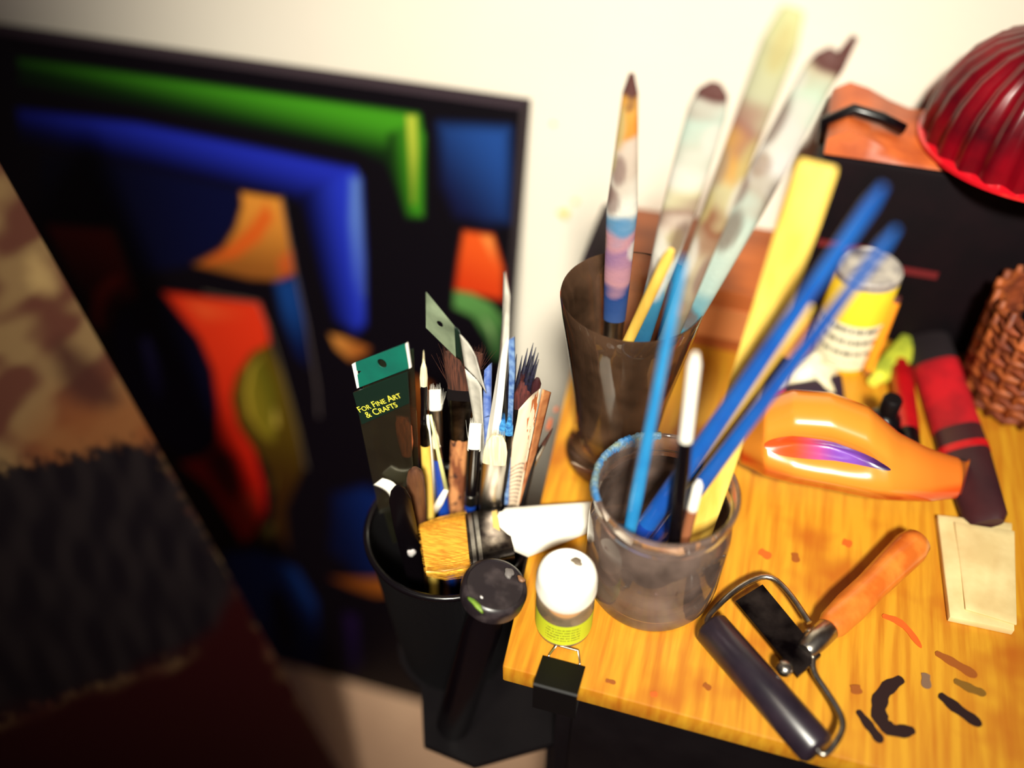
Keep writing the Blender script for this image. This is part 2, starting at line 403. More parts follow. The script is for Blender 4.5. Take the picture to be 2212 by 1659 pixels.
# each patch: outline in the picture, soft edge (m), colour a, colour b, gradient from point a to point b
def L3(c): return np.array(lin(c)[:3])
PATCH = [
 # green band and its yellow streak
 ([(40, 128), (500, 192), (905, 248), (914, 300), (912, 466), (880, 466), (862, 410), (836, 352), (760, 318), (600, 285), (300, 225), (40, 180)], .008, (70, 160, 28), (10, 34, 8), (640, 212), (640, 296)),
 ([(838, 290), (878, 270), (914, 290), (912, 466), (880, 466), (860, 410), (836, 345)], .008, (64, 150, 26), (14, 44, 8), (900, 350), (842, 350)),
 ([(878, 250), (899, 250), (902, 330), (897, 440), (889, 440), (884, 350)], .004, (196, 206, 66), (130, 150, 40), (890, 260), (893, 440)),
 # blue field at the right top
 ([(950, 270), (1098, 278), (1097, 478), (1050, 482), (985, 466), (955, 400)], .016, (34, 78, 158), (14, 18, 60), (1090, 300), (950, 420)),
 # blue angle
 ([(40, 238), (300, 268), (600, 330), (765, 366), (712, 480), (622, 420), (500, 400), (250, 350), (40, 300)], .010, (32, 46, 190), (3, 3, 40), (600, 336), (600, 432)),
 ([(765, 366), (778, 384), (786, 560), (786, 700), (770, 716), (722, 690), (694, 600), (664, 480), (648, 425)], .010, (36, 54, 204), (3, 3, 44), (772, 520), (668, 520)),
 ([(758, 385), (776, 388), (783, 560), (785, 690), (764, 600), (755, 480)], .010, (96, 132, 214), (44, 62, 190), (775, 400), (775, 690)),
 # deep blue field and orange crescent
 ([(90, 330), (300, 360), (520, 410), (510, 480), (470, 535), (400, 575), (300, 590), (180, 560), (90, 480)], .012, (4, 8, 52), (2, 3, 22), (500, 440), (150, 470)),
 ([(522, 416), (606, 430), (624, 520), (635, 588), (600, 606), (540, 602), (418, 572), (480, 540), (510, 492), (524, 446)], .005, (238, 150, 54), (150, 84, 30), (560, 425), (590, 610)),
 ([(575, 440), (590, 470), (560, 520), (510, 555), (440, 570), (500, 530), (540, 490)], .010, (232, 98, 28), (226, 90, 26), (575, 440), (440, 570)),
 ([(600, 560), (628, 540), (634, 590), (606, 600)], .008, (206, 92, 36), (190, 80, 30), (600, 560), (630, 600)),
 # dark red field with a ring
 ([(100, 486), (240, 496), (258, 540), (296, 640), (250, 660), (236, 720), (200, 660), (150, 590)], .008, (140, 42, 24), (70, 6, 6), (220, 500), (190, 640)),
 ([(196, 690), (205, 630), (235, 596), (266, 592), (262, 616), (238, 630), (222, 670), (222, 720)], .006, (178, 52, 24), (130, 34, 18), (250, 600), (200, 700)),
 # deep blue oval
 ([(300, 640), (360, 640), (410, 700), (445, 780), (465, 880), (460, 960), (410, 985), (350, 960), (290, 890), (255, 800), (245, 700)], .010, (12, 14, 60), (3, 3, 22), (330, 850), (440, 700)),
 ([(305, 735), (322, 728), (340, 780), (352, 840), (338, 868), (322, 820)], .012, (96, 100, 186), (50, 44, 120), (315, 740), (340, 860)),
 # red-orange figure
 ([(352, 632), (450, 644), (560, 655), (576, 700), (582, 744), (545, 762), (512, 810), (500, 860), (514, 920), (548, 972), (570, 1050), (573, 1100), (552, 1150), (526, 1172), (500, 1130), (450, 1052), (388, 1000), (440, 988), (470, 960), (472, 880), (462, 800), (432, 730), (390, 680)], .006, (236, 54, 22), (206, 24, 8), (460, 660), (560, 1080)),
 ([(440, 990), (480, 960), (515, 990), (525, 1040), (505, 1090), (470, 1050)], .016, (90, 8, 6), (120, 12, 8), (480, 970), (500, 1080)),
 ([(400, 652), (450, 656), (540, 668), (520, 690), (440, 690)], .014, (248, 88, 40), (236, 60, 24), (410, 660), (530, 690)),
 ([(510, 1090), (545, 1060), (556, 1120), (532, 1160)], .014, (226, 66, 34), (210, 50, 24), (520, 1090), (540, 1150)),
 # olive eye
 ([(580, 744), (545, 764), (514, 810), (504, 856), (516, 914), (550, 964), (578, 1010), (592, 1060), (590, 1140), (624, 1190), (616, 1100), (655, 1012), (645, 930), (612, 810)], .005, (96, 74, 12), (58, 30, 4), (560, 820), (610, 1080)),
 ([(566, 768), (542, 795), (530, 845), (536, 895), (560, 935), (590, 955), (600, 900), (592, 830)], .008, (130, 112, 24), (96, 88, 16), (545, 850), (595, 850)),
 ([(566, 768), (545, 796), (536, 850), (545, 900), (568, 940), (586, 956), (560, 930), (537, 895), (530, 850), (540, 795)], .0025, (206, 176, 60), (196, 160, 50), (545, 790), (570, 940)),
 ([(594, 880), (602, 918), (598, 926), (591, 915)], .0025, (226, 196, 90), (190, 160, 60), (596, 880), (600, 926)),
 ([(570, 1140), (590, 1130), (590, 1168), (552, 1166)], .008, (110, 92, 40), (80, 60, 20), (570, 1140), (590, 1168)),
 # blue wedge beside the figure
 ([(596, 612), (638, 600), (656, 690), (664, 790), (640, 770), (612, 690)], .012, (16, 60, 130), (4, 14, 60), (630, 640), (640, 770)),
 # disc and its orange lower rim
 ([(720, 1070), (790, 1052), (862, 1090), (862, 1240), (780, 1246), (716, 1190)], .018, (6, 30, 92), (3, 10, 46), (850, 1150), (720, 1150)),
 ([(712, 1248), (790, 1250), (864, 1248), (864, 1284), (810, 1286), (755, 1268)], .004, (160, 84, 24), (120, 56, 14), (860, 1270), (720, 1255)),
 # lower left blue
 ([(480, 1196), (560, 1190), (640, 1230), (682, 1300), (694, 1446), (560, 1430)], .012, (18, 56, 130), (8, 24, 74), (560, 1280), (680, 1400)),
 ([(580, 1270), (612, 1280), (640, 1350), (630, 1420), (596, 1380)], .012, (4, 6, 40), (4, 4, 36), (590, 1290), (630, 1410)),
 ([(745, 1325), (770, 1330), (778, 1440), (756, 1450)], .014, (34, 14, 60), (22, 8, 46), (750, 1330), (770, 1440)),
 # right: orange-red panel, green arc, brown stroke
 ([(1002, 500), (1064, 508), (1086, 580), (1087, 648), (984, 626), (992, 560)], .006, (246, 92, 30), (222, 62, 18), (1050, 520), (1020, 630)),
 ([(1040, 510), (1062, 512), (1078, 580), (1062, 560)], .006, (255, 150, 70), (240, 100, 40), (1045, 512), (1070, 575)),
 ([(982, 628), (1020, 634), (1060, 656), (1087, 690), (1087, 775), (1066, 775), (1052, 732), (1022, 684), (980, 664)], .003, (92, 146, 74), (36, 74, 36), (1030, 640), (1060, 760)),
 ([(1040, 680), (1062, 706), (1076, 770), (1070, 772), (1056, 716)], .002, (140, 172, 110), (60, 100, 50), (1045, 690), (1072, 770)),
 ([(712, 722), (740, 728), (800, 752), (786, 768), (756, 778), (726, 752)], .003, (206, 130, 56), (160, 84, 30), (715, 730), (790, 760)),
 ([(890, 815), (930, 830), (940, 990), (905, 990)], .006, (190, 100, 36), (150, 70, 24), (900, 830), (920, 980)),
]
PLINE = [([(610, 424), (622, 500), (640, 600), (662, 700), (684, 830), (690, 900)], .0009, (120, 104, 104)),
         ([(440, 632), (556, 652), (580, 705), (606, 790), (628, 870), (648, 950), (662, 1012)], .0009, (128, 112, 96)),
         ([(774, 372), (782, 470), (786, 560), (787, 640)], .0008, (90, 110, 140)),
         ([(596, 1030), (590, 1060)], .0009, (120, 100, 30)), ([(232, 490), (250, 505), (280, 600)], .0022, (110, 70, 56))]
def paint_big(loc):
    c = np.tile(L3((8, 3, 11)), (len(loc), 1))
    for poly, soft, ca, cb_, pa, pb in PATCH:
        q = np.array([p2c(*p) for p in poly]); d = polydist(loc, q)
        a = smooth01((d + soft * .5) / soft)[:, None]
        A, B = np.array(p2c(*pa)), np.array(p2c(*pb)); t = smooth01(((loc - A) @ (B - A)) / ((B - A) @ (B - A)))[:, None]
        c = c * (1 - a) + (L3(ca) * (1 - t) + L3(cb_) * t) * a
    for pts, w, cc in PLINE:
        q = np.array([p2c(*p) for p in pts]); d = np.full(len(loc), 1e9)
        for s, e in zip(q[:-1], q[1:]):
            k = e - s; t = np.clip(((loc - s) @ k) / (k @ k), 0, 1); d = np.minimum(d, np.linalg.norm(loc - s - t[:, None] * k, axis=1))
        a = (1 - smooth01((d - w * .4) / (w * .8)))[:, None] * .8
        c = c * (1 - a) + L3(cc) * a
    return c * .6
build_canvas('abstract_painting', 'large dark abstract canvas of blue, green and orange nested shapes leaning on the wall', PO, PU, PV, PW, PH, .036, 470, 560, paint_big, M_canvasside, (PO[0] + PW / 2, .26, FLOOR))

# small landscape canvas, closer, facing right, on a dark easel
a = math.radians(70); LN2 = math.radians(16.175)
nh = np.array([math.sin(a), -math.cos(a), 0]); EU = np.array([0, 0, 1.]) * math.cos(LN2) - nh * math.sin(LN2)   # up along the canvas
QU = np.array([math.cos(a), math.sin(a), 0])                                                                     # towards its far (right) edge
QN = unit(np.cross(QU, -EU)); QP = CAM + ray(380, 1035) * .75
if QN @ (CAM - QP) < 0: QN = -QN
QE = QP + EU * ((-.56 - QP[2]) / EU[2])         # lower end of the far edge
QW, QH = .27, .84
QO = QE + EU * QH - QU * QW
def q2c(px, py): k = atpl(px, py, QP, QN) - QO; return (k @ QU, k @ (-EU))
def paint_land(loc):
    def nz(s, seed):
        r = np.random.RandomState(seed); o = np.zeros(len(loc))
        for k in range(6):
            th = r.rand() * 6.28; fr = s * (1 + r.rand() * 1.6); o += np.sin((loc[:, 0] * math.cos(th) + loc[:, 1] * math.sin(th)) * fr + r.rand() * 6.28)
        return o / 6
    c = np.tile(L3((122, 96, 64)), (len(loc), 1))
    t = smooth01(.5 + 1.3 * nz(70, 1) + .5 * nz(160, 5))[:, None]; c = c * (1 - t) + L3((84, 48, 38)) * t
    for poly, soft, cc, mixv in (
        ([(60, 880), (330, 800), (420, 960), (60, 1120)], .05, (118, 68, 36), .8),
        ([(110, 720), (190, 770), (250, 830), (260, 880), (180, 880), (130, 830)], .02, (60, 32, 28), .9),
        ([(60, 545), (110, 575), (130, 620), (110, 640), (60, 620)], .015, (168, 140, 92), .7)):
        d = polydist(loc, chaikin([q2c(*p) for p in poly], 1)); k = smooth01((d + soft * .5) / soft)[:, None] * mixv; c = c * (1 - k) + L3(cc) * k
    # dark wood, ragged upper edge
    d = polydist(loc, np.array([q2c(*p) for p in ((-400, 1080), (150, 985), (260, 955), (345, 965), (420, 1100), (480, 1200), (560, 1345), (400, 1420), (-400, 1700))])) + .008 * nz(400, 9) + .004 * nz(900, 11)
    k = smooth01((d + .006) / .012)[:, None]; tt = smooth01(.45 + .9 * nz(130, 3))[:, None]
    c = c * (1 - k) + (L3((17, 12, 17)) * (1 - tt) + L3((30, 24, 26)) * tt) * k
    # dark red ground
    d = polydist(loc, np.array([q2c(*p) for p in ((-500, 1720), (160, 1500), (300, 1450), (420, 1400), (520, 1270), (900, 1900), (-300, 2600))])) + .012 * nz(90, 21)
    k = smooth01((d + .015) / .03)[:, None]; c = c * (1 - k) + L3((38, 6, 8)) * k
    return c
build_canvas('landscape_painting', 'tan and dark brown landscape canvas tilted close at the left edge', QO, QU, -EU, QW, QH, .018, 150, 330, paint_land, M_canvasside2, QE)
# its easel: two front uprights, ledge, brace, rear leg (behind the canvas)
ez = root('easel', 'dark wooden easel behind the tilted landscape canvas', 'easel', (QE - QU * QW / 2) * [1, 1, 0] + [0, 0, FLOOR])
M_easel = mat('dark_easel_wood', (44, 26, 20), .6, c2=(30, 16, 14), scale=60)
bk = -QN * .0195
def beam(name, p, q, w, parent, m):
    p, q = np.asarray(p, float), np.asarray(q, float); d = unit(q - p); s = QU if abs(d @ QU) < .9 else EU; t = unit(np.cross(d, s)); s = np.cross(t, d)
    v, f = loft([ring(p, s, t, w, w, 4, 2), ring(q, s, t, w, w, 4, 2)]); return mesh(name, v, f, m, parent, smooth=False)
for k in (.06, .20):
    p = QE - QU * k + bk - QN * .012
    beam('front_leg', p + EU * ((FLOOR - p[2]) / EU[2]), p + EU * .7, .011, ez, M_easel)
beam('ledge', QE - QU * .25 - EU * .012 - QN * .004, QE - QU * .02 - EU * .012 - QN * .004, .013, ez, M_easel)
beam('brace', QE - QU * .22 + EU * .5 + bk - QN * .03, QE - QU * .04 + EU * .5 + bk - QN * .03, .01, ez, M_easel)
p = QE - QU * .13 + EU * .5 + bk - QN * .04; beam('rear_leg', p, (p[0] - .14, p[1] + .05, FLOOR), .01, ez, M_easel)

# ------------------------------------------------------------------ brushes
def frame(B, T, spin=0.0):
    a = unit(T - B); vw = unit(CAM - (B + T) / 2); w = unit(np.cross(a, vw)); t = np.cross(w, a)
    if w @ W.T[0] < 0 if False else False: pass
    c, s = math.cos(spin), math.sin(spin)
    return a, w * c + t * s, t * c - w * s

def stick_line(lowpx, tippx, c, rb, zb, rrim, zrim, frac=.8, tipy=None):
    """line of a rod standing in a vessel (axis c, inner radius rb at its floor zb and rrim at its rim zrim) seen through two pixels"""
    lp, tp = np.array(lowpx, float), np.array(tippx, float); best = None
    for k in np.linspace(0, 3.0, 400):
        q = lp + (lp - tp) * k
        p = atz(q[0], q[1], zb); r = math.hypot(p[0] - c[0], p[1] - c[1])
        if best is None or r < best[0] - 1e-9: best = (r, p)
    r, B = best
    if r > rb: B = np.array([c[0] + (B[0] - c[0]) * rb / r, c[1] + (B[1] - c[1]) * rb / r, zb])
    bb = None
    for d in np.linspace(.25, .9, 500):
        T = CAM + ray(*tippx) * d
        if T[2] <= zrim + .01: continue
        t = (zrim - B[2]) / (T[2] - B[2]); q = B + (T - B) * t; rad = math.hypot(q[0] - c[0], q[1] - c[1])
        e = abs(rad - rrim * frac) + (abs(T[1] - tipy) * .5 if tipy is not None else 0) + 2 * max(0, rad - rrim * .93)
        if bb is None or e < bb[0]: bb = (e, T, rad)
    return B, bb[1]

# foot and tip of every rod standing in a vessel (metres)
LINES = {
    'brush handle with orange tip and pink, white and blue smears, leftmost in the tall glass': ((0.0184, 0.1922, 0.0185), (0.0131, 0.1801, 0.2726)),
    'broad paint-smeared brush handle with dark rounded end, second in the tall glass': ((0.0257, 0.1666, 0.0185), (0.0554, 0.1584, 0.2835)),
    'tall tan and rust smeared brush handle rising past the top, third in the tall glass': ((0.0365, 0.1593, 0.0185), (0.0823, 0.1506, 0.3242)),
    'white and aqua smeared brush handle with dark rounded end, leaning right in the tall glass': ((0.0324, 0.1735, 0.0185), (0.1032, 0.169, 0.3015)),
    'slender pale yellow brush handle with dark tip, rearmost in the tall glass': ((0.02, 0.1772, 0.0185), (0.1124, 0.1866, 0.3012)),
    'thin tan wooden stick leaning inside the tall glass': ((0.0067, 0.1714, 0.0185), (0.0483, 0.1404, 0.2013)),
    'dark blue brush standing deep in the tall glass behind the others': ((0.0449, 0.1788, 0.0185), (0.0548, 0.1947, 0.1451)),
    'slim light blue brush handle, leftmost in the glass jar': ((0.0532, 0.0637, 0.01), (0.0593, 0.0629, 0.2533)),
    'thick blue brush handle with longest reach to the right': ((0.0478, 0.0725, 0.01), (0.1287, 0.0811, 0.2887)),
    'slightly shorter blue brush handle, lower of the two leaning right': ((0.0612, 0.081, 0.01), (0.1368, 0.0723, 0.2766)),
    'short black brush handle with glossy white end in the jar': ((0.083, 0.0549, 0.01), (0.0714, 0.0672, 0.1993)),
    'wide flat yellow wooden paint stirrer standing in the jar': ((0.0886, 0.0803, 0.01), (0.1067, 0.1272, 0.2689)),
    'thin yellow wooden brush handle between the two blue ones': ((0.0512, 0.0804, 0.01), (0.1164, 0.0887, 0.2211)),
    'dark brush with green band and tan tuft among the blue handles': ((0.0637, 0.0922, 0.01), (0.12, 0.1218, 0.1873)),
    'short brown stick with white end low in the jar': ((0.0839, 0.0634, 0.01), (0.0853, 0.0652, 0.1169)),
    'thin round brush with cream pointed tip and stray hairs, beside the teal card': ((-0.0918, 0.1002, -0.135), (-0.0796, 0.1085, 0.1202)),
    'narrow flat brush with short white bristles and silver ferrule in the mesh cup': ((-0.0809, 0.1106, -0.135), (-0.0781, 0.118, 0.0867)),
    'slim bright blue brush handle with small silver ferrule behind the bent strip': ((-0.0623, 0.0896, -0.135), (-0.0744, 0.1041, 0.0684)),
    'plain yellow wooden brush handle left of the white bent strip': ((-0.0729, 0.0755, -0.135), (-0.0802, 0.1026, 0.0723)),
    'wide worn brush with fluffy dark brown bristles and tan scuffed handle': ((-0.072, 0.0998, -0.135), (-0.0597, 0.1218, 0.1188)),
    'black brush with white wedge bristles and silver rings above a blue end': ((-0.0623, 0.1034, -0.135), (-0.0466, 0.1009, 0.0837)),
    'broad filbert brush with cream bristles and silver ferrule near the printed sleeve': ((-0.0508, 0.1002, -0.135), (-0.0331, 0.1002, 0.0782)),
    'small filbert brush with maroon bristles poking out behind the printed sleeve': ((-0.0305, 0.0985, -0.135), (-0.0242, 0.1247, 0.1028)),
    'thin dark brush handle with rounded knob behind the maroon bristles': ((-0.0389, 0.1095, -0.135), (-0.0151, 0.1217, 0.1102)),
    'thin black brush with long silver ferrule lying along the table edge': ((-0.076, 0.1056, -0.135), (-0.0067, 0.1269, 0.0628)),
    'plain black brush handle just right of the printed sleeve': ((-0.0369, 0.088, -0.135), (-0.0139, 0.1185, 0.0639)),
    'little brush with sky blue tuft left of the printed sleeve': ((-0.0422, 0.1053, -0.135), (-0.0327, 0.1114, 0.0816)),
    'little brush with sky blue tuft tucked against the printed sleeve': ((-0.0356, 0.1028, -0.135), (-0.0279, 0.1086, 0.0867)),
    'stubby brown wooden handle with rounded end beside the clear sleeve': ((-0.0873, 0.0852, -0.135), (-0.0766, 0.0752, 0.0624)),
}
REC = []
def strands(g, B, a, w, t, z0, z1, hw0, ht0, hw1, ht1, n, r=.00012, spread=.15, wild=.0):
    for _ in range(n):
        u = rnd.uniform(-1, 1); q = rnd.uniform(-1, 1) * math.sqrt(max(0, 1 - u * u * .8))
        p0 = B + a * z0 + w * u * hw0 + t * q * ht0
        k = 1 + rnd.gauss(0, spread)
        p1 = B + a * (z1 * rnd.uniform(.97, 1.02) + 0) + w * u * hw1 * k + t * q * ht1 * k
        if wild and rnd.random() < wild: p1 = p1 + w * rnd.gauss(0, hw1 * .5) + a * rnd.uniform(0, .1) * (z1 - z0)
        m = (p0 + p1) / 2 + w * rnd.gauss(0, hw0 * .05) + t * rnd.gauss(0, ht0 * .1)
        v, f = tube([p0, m, p1], r, 3, [r, r, r * .35]); g.add(v, f)

def rod(name, label, cat, B, T, parts, group=None, spin=0.0, base=None, bend=None):
    REC.append((label, group, B, T, [(q[0], q[1], q[2]) for pt in parts for q in pt[2]]))
    """parts: (part name, material, [(s, half width px, half thickness px)], power, strand count, vertex colour function) with s = fraction of B->T"""
    r = root(name, label, cat, B if base is None else base, group)
    a, w, t = frame(B, T, spin); Ln = np.linalg.norm(T - B); out = {}
    for pt in parts:
        pn, m, secs = pt[0], pt[1], pt[2]; pw = pt[3] if len(pt) > 3 else 2.0; ns = pt[4] if len(pt) > 4 else 0; cf = pt[5] if len(pt) > 5 else None
        plabel = pt[6] if len(pt) > 6 else None
        S = [q[0] for q in secs]
        ss = sorted(set(S + (list(np.linspace(S[0], S[-1], 110)) if cf else [])))
        n = 26 if cf else 16; rings = []; cols = []
        for s in ss:
            hw = np.interp(s, S, [q[1] for q in secs]); ht = np.interp(s, S, [q[2] for q in secs])
            p = B + (T - B) * s; px = depth(p) / FPX
            off = bend(s) if bend else 0
            rings.append(ring(p + w * off, w, t, hw * px, ht * px, n, pw))
            if cf:
                for j in range(n): cols.append(cf(s, j / n))
        g = G(); v, f = loft(rings); g.add(v, f)
        if ns:
            px = depth(B + (T - B) * S[-1]) / FPX
            strands(g, B, a, w, t, S[0] * Ln, S[-1] * Ln * 1.006, secs[0][1] * px, secs[0][2] * px, secs[-1][1] * px * 1.04, max(secs[-1][2], secs[0][2] * .4) * px, ns, wild=.12)
        out[pn] = mesh(pn, g.v, g.f, m, r, colors=cols if cf else None, auto=38, label=plabel)
    return r, out, (a, w, t, Ln)

def bands(stops, seed, dab=()):
    """paint-smeared handle: colour stops along the rod with ragged joints, plus dabs of paint"""
    r = random.Random(seed); ph = [r.random() * 6.28 for _ in range(6)]
    ks = [s for s, _ in stops]; cs = [L3(c) for _, c in stops]
    extra = [(r.uniform(ks[0] + .1, .95), r.random(), r.uniform(.02, .055), r.choice(((120, 92, 80), (236, 232, 222), (166, 140, 120), (206, 190, 130), (140, 110, 104)))) for _ in range(13)]
    dab = tuple(extra) + tuple(dab)
    def f(s, u):
        q = s + .018 * math.sin(6.28 * u * 1 + ph[0]) + .010 * math.sin(6.28 * u * 2 + ph[1] + s * 40) + .008 * math.sin(s * 130 + ph[2])
        c = np.array([np.interp(q, ks, [k[i] for k in cs]) for i in range(3)])
        for (ds, du, rs, dc) in dab:
            e = ((s - ds) / rs) ** 2 + ((((u - du + .5) % 1) - .5) / .11) ** 2
            if e < 1.3: k = .75 * smooth01(1.3 - e); c = c * (1 - k) + L3(dc) * k
        return c
    return lambda s, u: f(s, u) * .64

# ------------------------------------------------------------------ cup and its brushes
CUP = (-.062, .085); CR, CB = .0525, .040; CZ0 = -.142
cup = root('pencil_cup', 'round black mesh cup crammed with small brushes beside the wooden table top', 'cup', (CUP[0], CUP[1], CZ0))
def meshmat():
    m, t, b = newmat('black_wire_mesh'); b.inputs['Base Color'].default_value = lin((7, 5, 8)); b.inputs['Roughness'].default_value = .5; b.inputs['Specular IOR Level'].default_value = .2
    tc = t.nodes.new('ShaderNodeTexCoord'); L = t.links
    hs = []
    for s in (1, -1):
        mp = t.nodes.new('ShaderNodeMapping'); mp.inputs['Rotation'].default_value = (0, math.radians(45 * s), math.radians(20)); L.new(tc.outputs['Object'], mp.inputs[0])
        wv = t.nodes.new('ShaderNodeTexWave'); wv.inputs['Scale'].default_value = 230; L.new(mp.outputs[0], wv.inputs[0]); hs.append(wv)
    mx = t.nodes.new('ShaderNodeMath'); mx.operation = 'MAXIMUM'; L.new(hs[0].outputs['Fac'], mx.inputs[0]); L.new(hs[1].outputs['Fac'], mx.inputs[1])
    bp = t.nodes.new('ShaderNodeBump'); bp.inputs['Strength'].default_value = .8; bp.inputs['Distance'].default_value = .0015
    L.new(mx.outputs[0], bp.inputs['Height']); L.new(bp.outputs[0], b.inputs['Normal'])
    return m
M_mesh = meshmat()
v, f = lathe([(CB, 0), (CR, -CZ0 - .004), (CR - .0012, -CZ0 - .004), (CB - .0012, .0015)], (CUP[0], CUP[1], CZ0), 64)
mesh('mesh_wall', v, f, M_mesh, cup, auto=40)
rg = []
for k in range(65):
    t = k * 2 * math.pi / 64; rg.append((CUP[0] + math.cos(t) * CR, CUP[1] + math.sin(t) * CR, -.003))
v, f = tube(rg, .0022, 8); mesh('rim', v, f, M_blackplastic, cup)
tray = root('side_bracket', 'small black bracket shelf on the cabinet side under the brush cup', 'shelf', (-.03, .06, CZ0 - .006))
pl = [(.0274, .03), (.0274, .12)] + [(CUP[0] + .043 * math.cos(t), CUP[1] + .043 * math.sin(t)) for t in np.linspace(1.0, 4.4, 16)] + [(-.058, .004), (-.02, .0)]
k = len(pl); v = [(x, y, CZ0 - .006) for x, y in pl] + [(x, y, CZ0) for x, y in pl]
mesh('shelf_plate', v, [tuple(range(k)), tuple(range(k, 2 * k))] + [(i, (i + 1) % k, (i + 1) % k + k, i + k) for i in range(k)], M_black, tray, smooth=False)
v, f = boxg((.0225, .03, CZ0 - .06), (.0274, .12, CZ0 - .0062)); mesh('mounting_plate', v, f, M_black, tray, smooth=False)

def cupline(low, tip, frac=.7, tipy=None, rb=.03): return stick_line(low, tip, CUP, rb, CZ0 + .006, CR, -.004, frac, tipy)
GRP = 'brushes in the black mesh cup'; PXL = {}
def cbrush(label, low, tip, parts, frac=.7, tipy=None, spin=0.0, name='paintbrush', cat='brush', rb=.03):
    B, T = LINES[label] if label in LINES else cupline(low, tip, frac, tipy, rb)
    B, T = np.array(B, float), np.array(T, float)
    PXL[label] = (low, tip, tipy)
    # fractions are given by image rows: convert row y -> s along the rod
    ys = np.array([proj(B + (T - B) * s)[1] for s in np.linspace(0, 1, 101)])
    def s_of(y): return float(np.interp(-y, -ys, np.linspace(0, 1, 101)))
    pp = []
    for q in parts:
        secs = [(0.0 if y is None else (1.0 if y == 'tip' else s_of(y)), a_, b_) for y, a_, b_ in q[2]]
        pp.append((q[0], q[1], secs) + tuple(q[3:]))
    return rod(name, label, cat, B, T, pp, GRP, spin)

# small round brush with a cream point
cbrush('thin round brush with cream pointed tip and stray hairs, beside the teal card', (914, 1080), (915, 776),
       [('handle', M_black, [(None, 5, 5), (960, 8, 8), (905, 8, 8)]), ('ferrule', M_blackplastic, [(905, 8, 8), (870, 7, 7), (832, 8, 8)]),
        ('bristles', M_cream, [(836, 8, 7), (815, 9, 8), (795, 7, 6), ('tip', 1.2, 1.2)], 2, 60)], .8, .108)
# white short flat
cbrush('narrow flat brush with short white bristles and silver ferrule in the mesh cup', (952, 1100), (939, 843),
       [('handle', M_navy_br, [(None, 6, 6), (1000, 12, 9), (962, 13, 8)]), ('ferrule', M_steel, [(962, 13, 8), (920, 14, 7), (884, 14, 6)], 2.5),
        ('bristles', M_whitebr, [(886, 13.5, 5.5), (860, 13, 5), ('tip', 13, 3)], 3, 70)], .7, .118)
# blue handle with silver ferrule
cbrush('slim bright blue brush handle with small silver ferrule behind the bent strip', (956, 1108), (938, 925),
       [('handle', M_royal, [(None, 6, 6), (1080, 13, 11), (990, 10, 9)]), ('ferrule', M_steel, [(990, 10, 9), (965, 9, 8)]), ('bristles', M_cream, [(966, 8, 7), (945, 8, 6), ('tip', 2, 2)], 2, 30)], .55, .104)
# yellow wood handle
cbrush('plain yellow wooden brush handle left of the white bent strip', (925, 1105), (916, 915),
       [('handle', M_yellowwood, [(None, 7, 7), (1080, 11, 10), (960, 11, 10), ]), ('ferrule', M_darksteel, [(960, 11, 10), (930, 10, 8), ('tip', 7, 6)])], .72, .107)
# wide brown brush
cbrush('wide worn brush with fluffy dark brown bristles and tan scuffed handle', (986, 1108), (1002, 762),
       [('handle', M_oldhandle, [(None, 12, 8), (1100, 17, 11), (1000, 18, 12), (955, 19, 12), (945, 17, 11)]), ('ferrule', M_darksteel, [(947, 19, 11), (930, 22, 9), (842, 31, 7)], 3.2),
        ('ferrule_band', M_black, [(862, 31.5, 8), (840, 32, 8)], 3.2), ('bristles', M_brown, [(842, 30, 7), (800, 38, 10), ('tip', 41, 8)], 2.4, 420)], .75, .121)
# black handle with white wedge and silver rings
B1 = cbrush('black brush with white wedge bristles and silver rings above a blue end', (1014, 1110), (1027, 916),
       [('blue_end', M_royal, [(None, 8, 8), (1110, 12, 11), (1084, 13, 12)]), ('ring_band', M_steel, [(1086, 14, 13), (1066, 14.5, 13.5)]),
        ('handle', M_blackplastic, [(1068, 13.5, 12), (1020, 14, 12), (966, 15, 10)]), ('bristles', M_whitebr, [(970, 15, 8), (940, 14, 6), ('tip', 13, 3)], 3, 90)], .55, .101)
# wide filbert cream brush with clear ferrule
cbrush('broad filbert brush with cream bristles and silver ferrule near the printed sleeve', (1052, 1130), (1074, 942),
       [('handle', M_blackplastic, [(None, 9, 8), (1130, 15, 12), (1105, 20, 12)]), ('ferrule', M_steel, [(1106, 20, 12), (1080, 25, 9), (1000, 27, 7)], 2.6),
        ('bristles', M_cream, [(1002, 26, 7), (975, 26, 7), (955, 21, 5), ('tip', 12, 3)], 2.6, 150)], .5, .099)
# maroon filbert
cbrush('small filbert brush with maroon bristles poking out behind the printed sleeve', (1112, 1090), (1131, 824),
       [('handle', M_black, [(None, 6, 6), (960, 10, 9), (930, 12, 9)]), ('ferrule', M_darksteel, [(930, 12, 9), (880, 15, 7)]), ('bristles', M_maroon, [(884, 15, 7), (850, 18, 8), ('tip', 7, 4)], 2, 120)], .72, .122)
# dark knobbed handle
cbrush('thin dark brush handle with rounded knob behind the maroon bristles', (1128, 1090), (1161, 818),
       [('handle', M_maroonvinyl, [(None, 5, 5), (880, 7, 7), (845, 9, 9), (828, 10, 10), ('tip', 5, 5)])], .85, .122)
# thin silver pointed brush at the board edge
cbrush('thin black brush with long silver ferrule lying along the table edge', (1146, 1075), (1190, 932),
       [('handle', M_black, [(None, 5, 5), (1065, 9, 8), (1052, 9, 8)]), ('ferrule', M_steel, [(1054, 9, 8), (1000, 8, 7), (960, 5, 5)]), ('bristles', M_brown, [(962, 5, 5), ('tip', 1.5, 1.5)], 2, 30)], .9, .100)
cbrush('plain black brush handle just right of the printed sleeve', (1135, 1090), (1158, 945), [('handle', M_black, [(None, 6, 6), (1060, 11, 10), (970, 11, 10), ('tip', 6, 6)])], .85, .088)
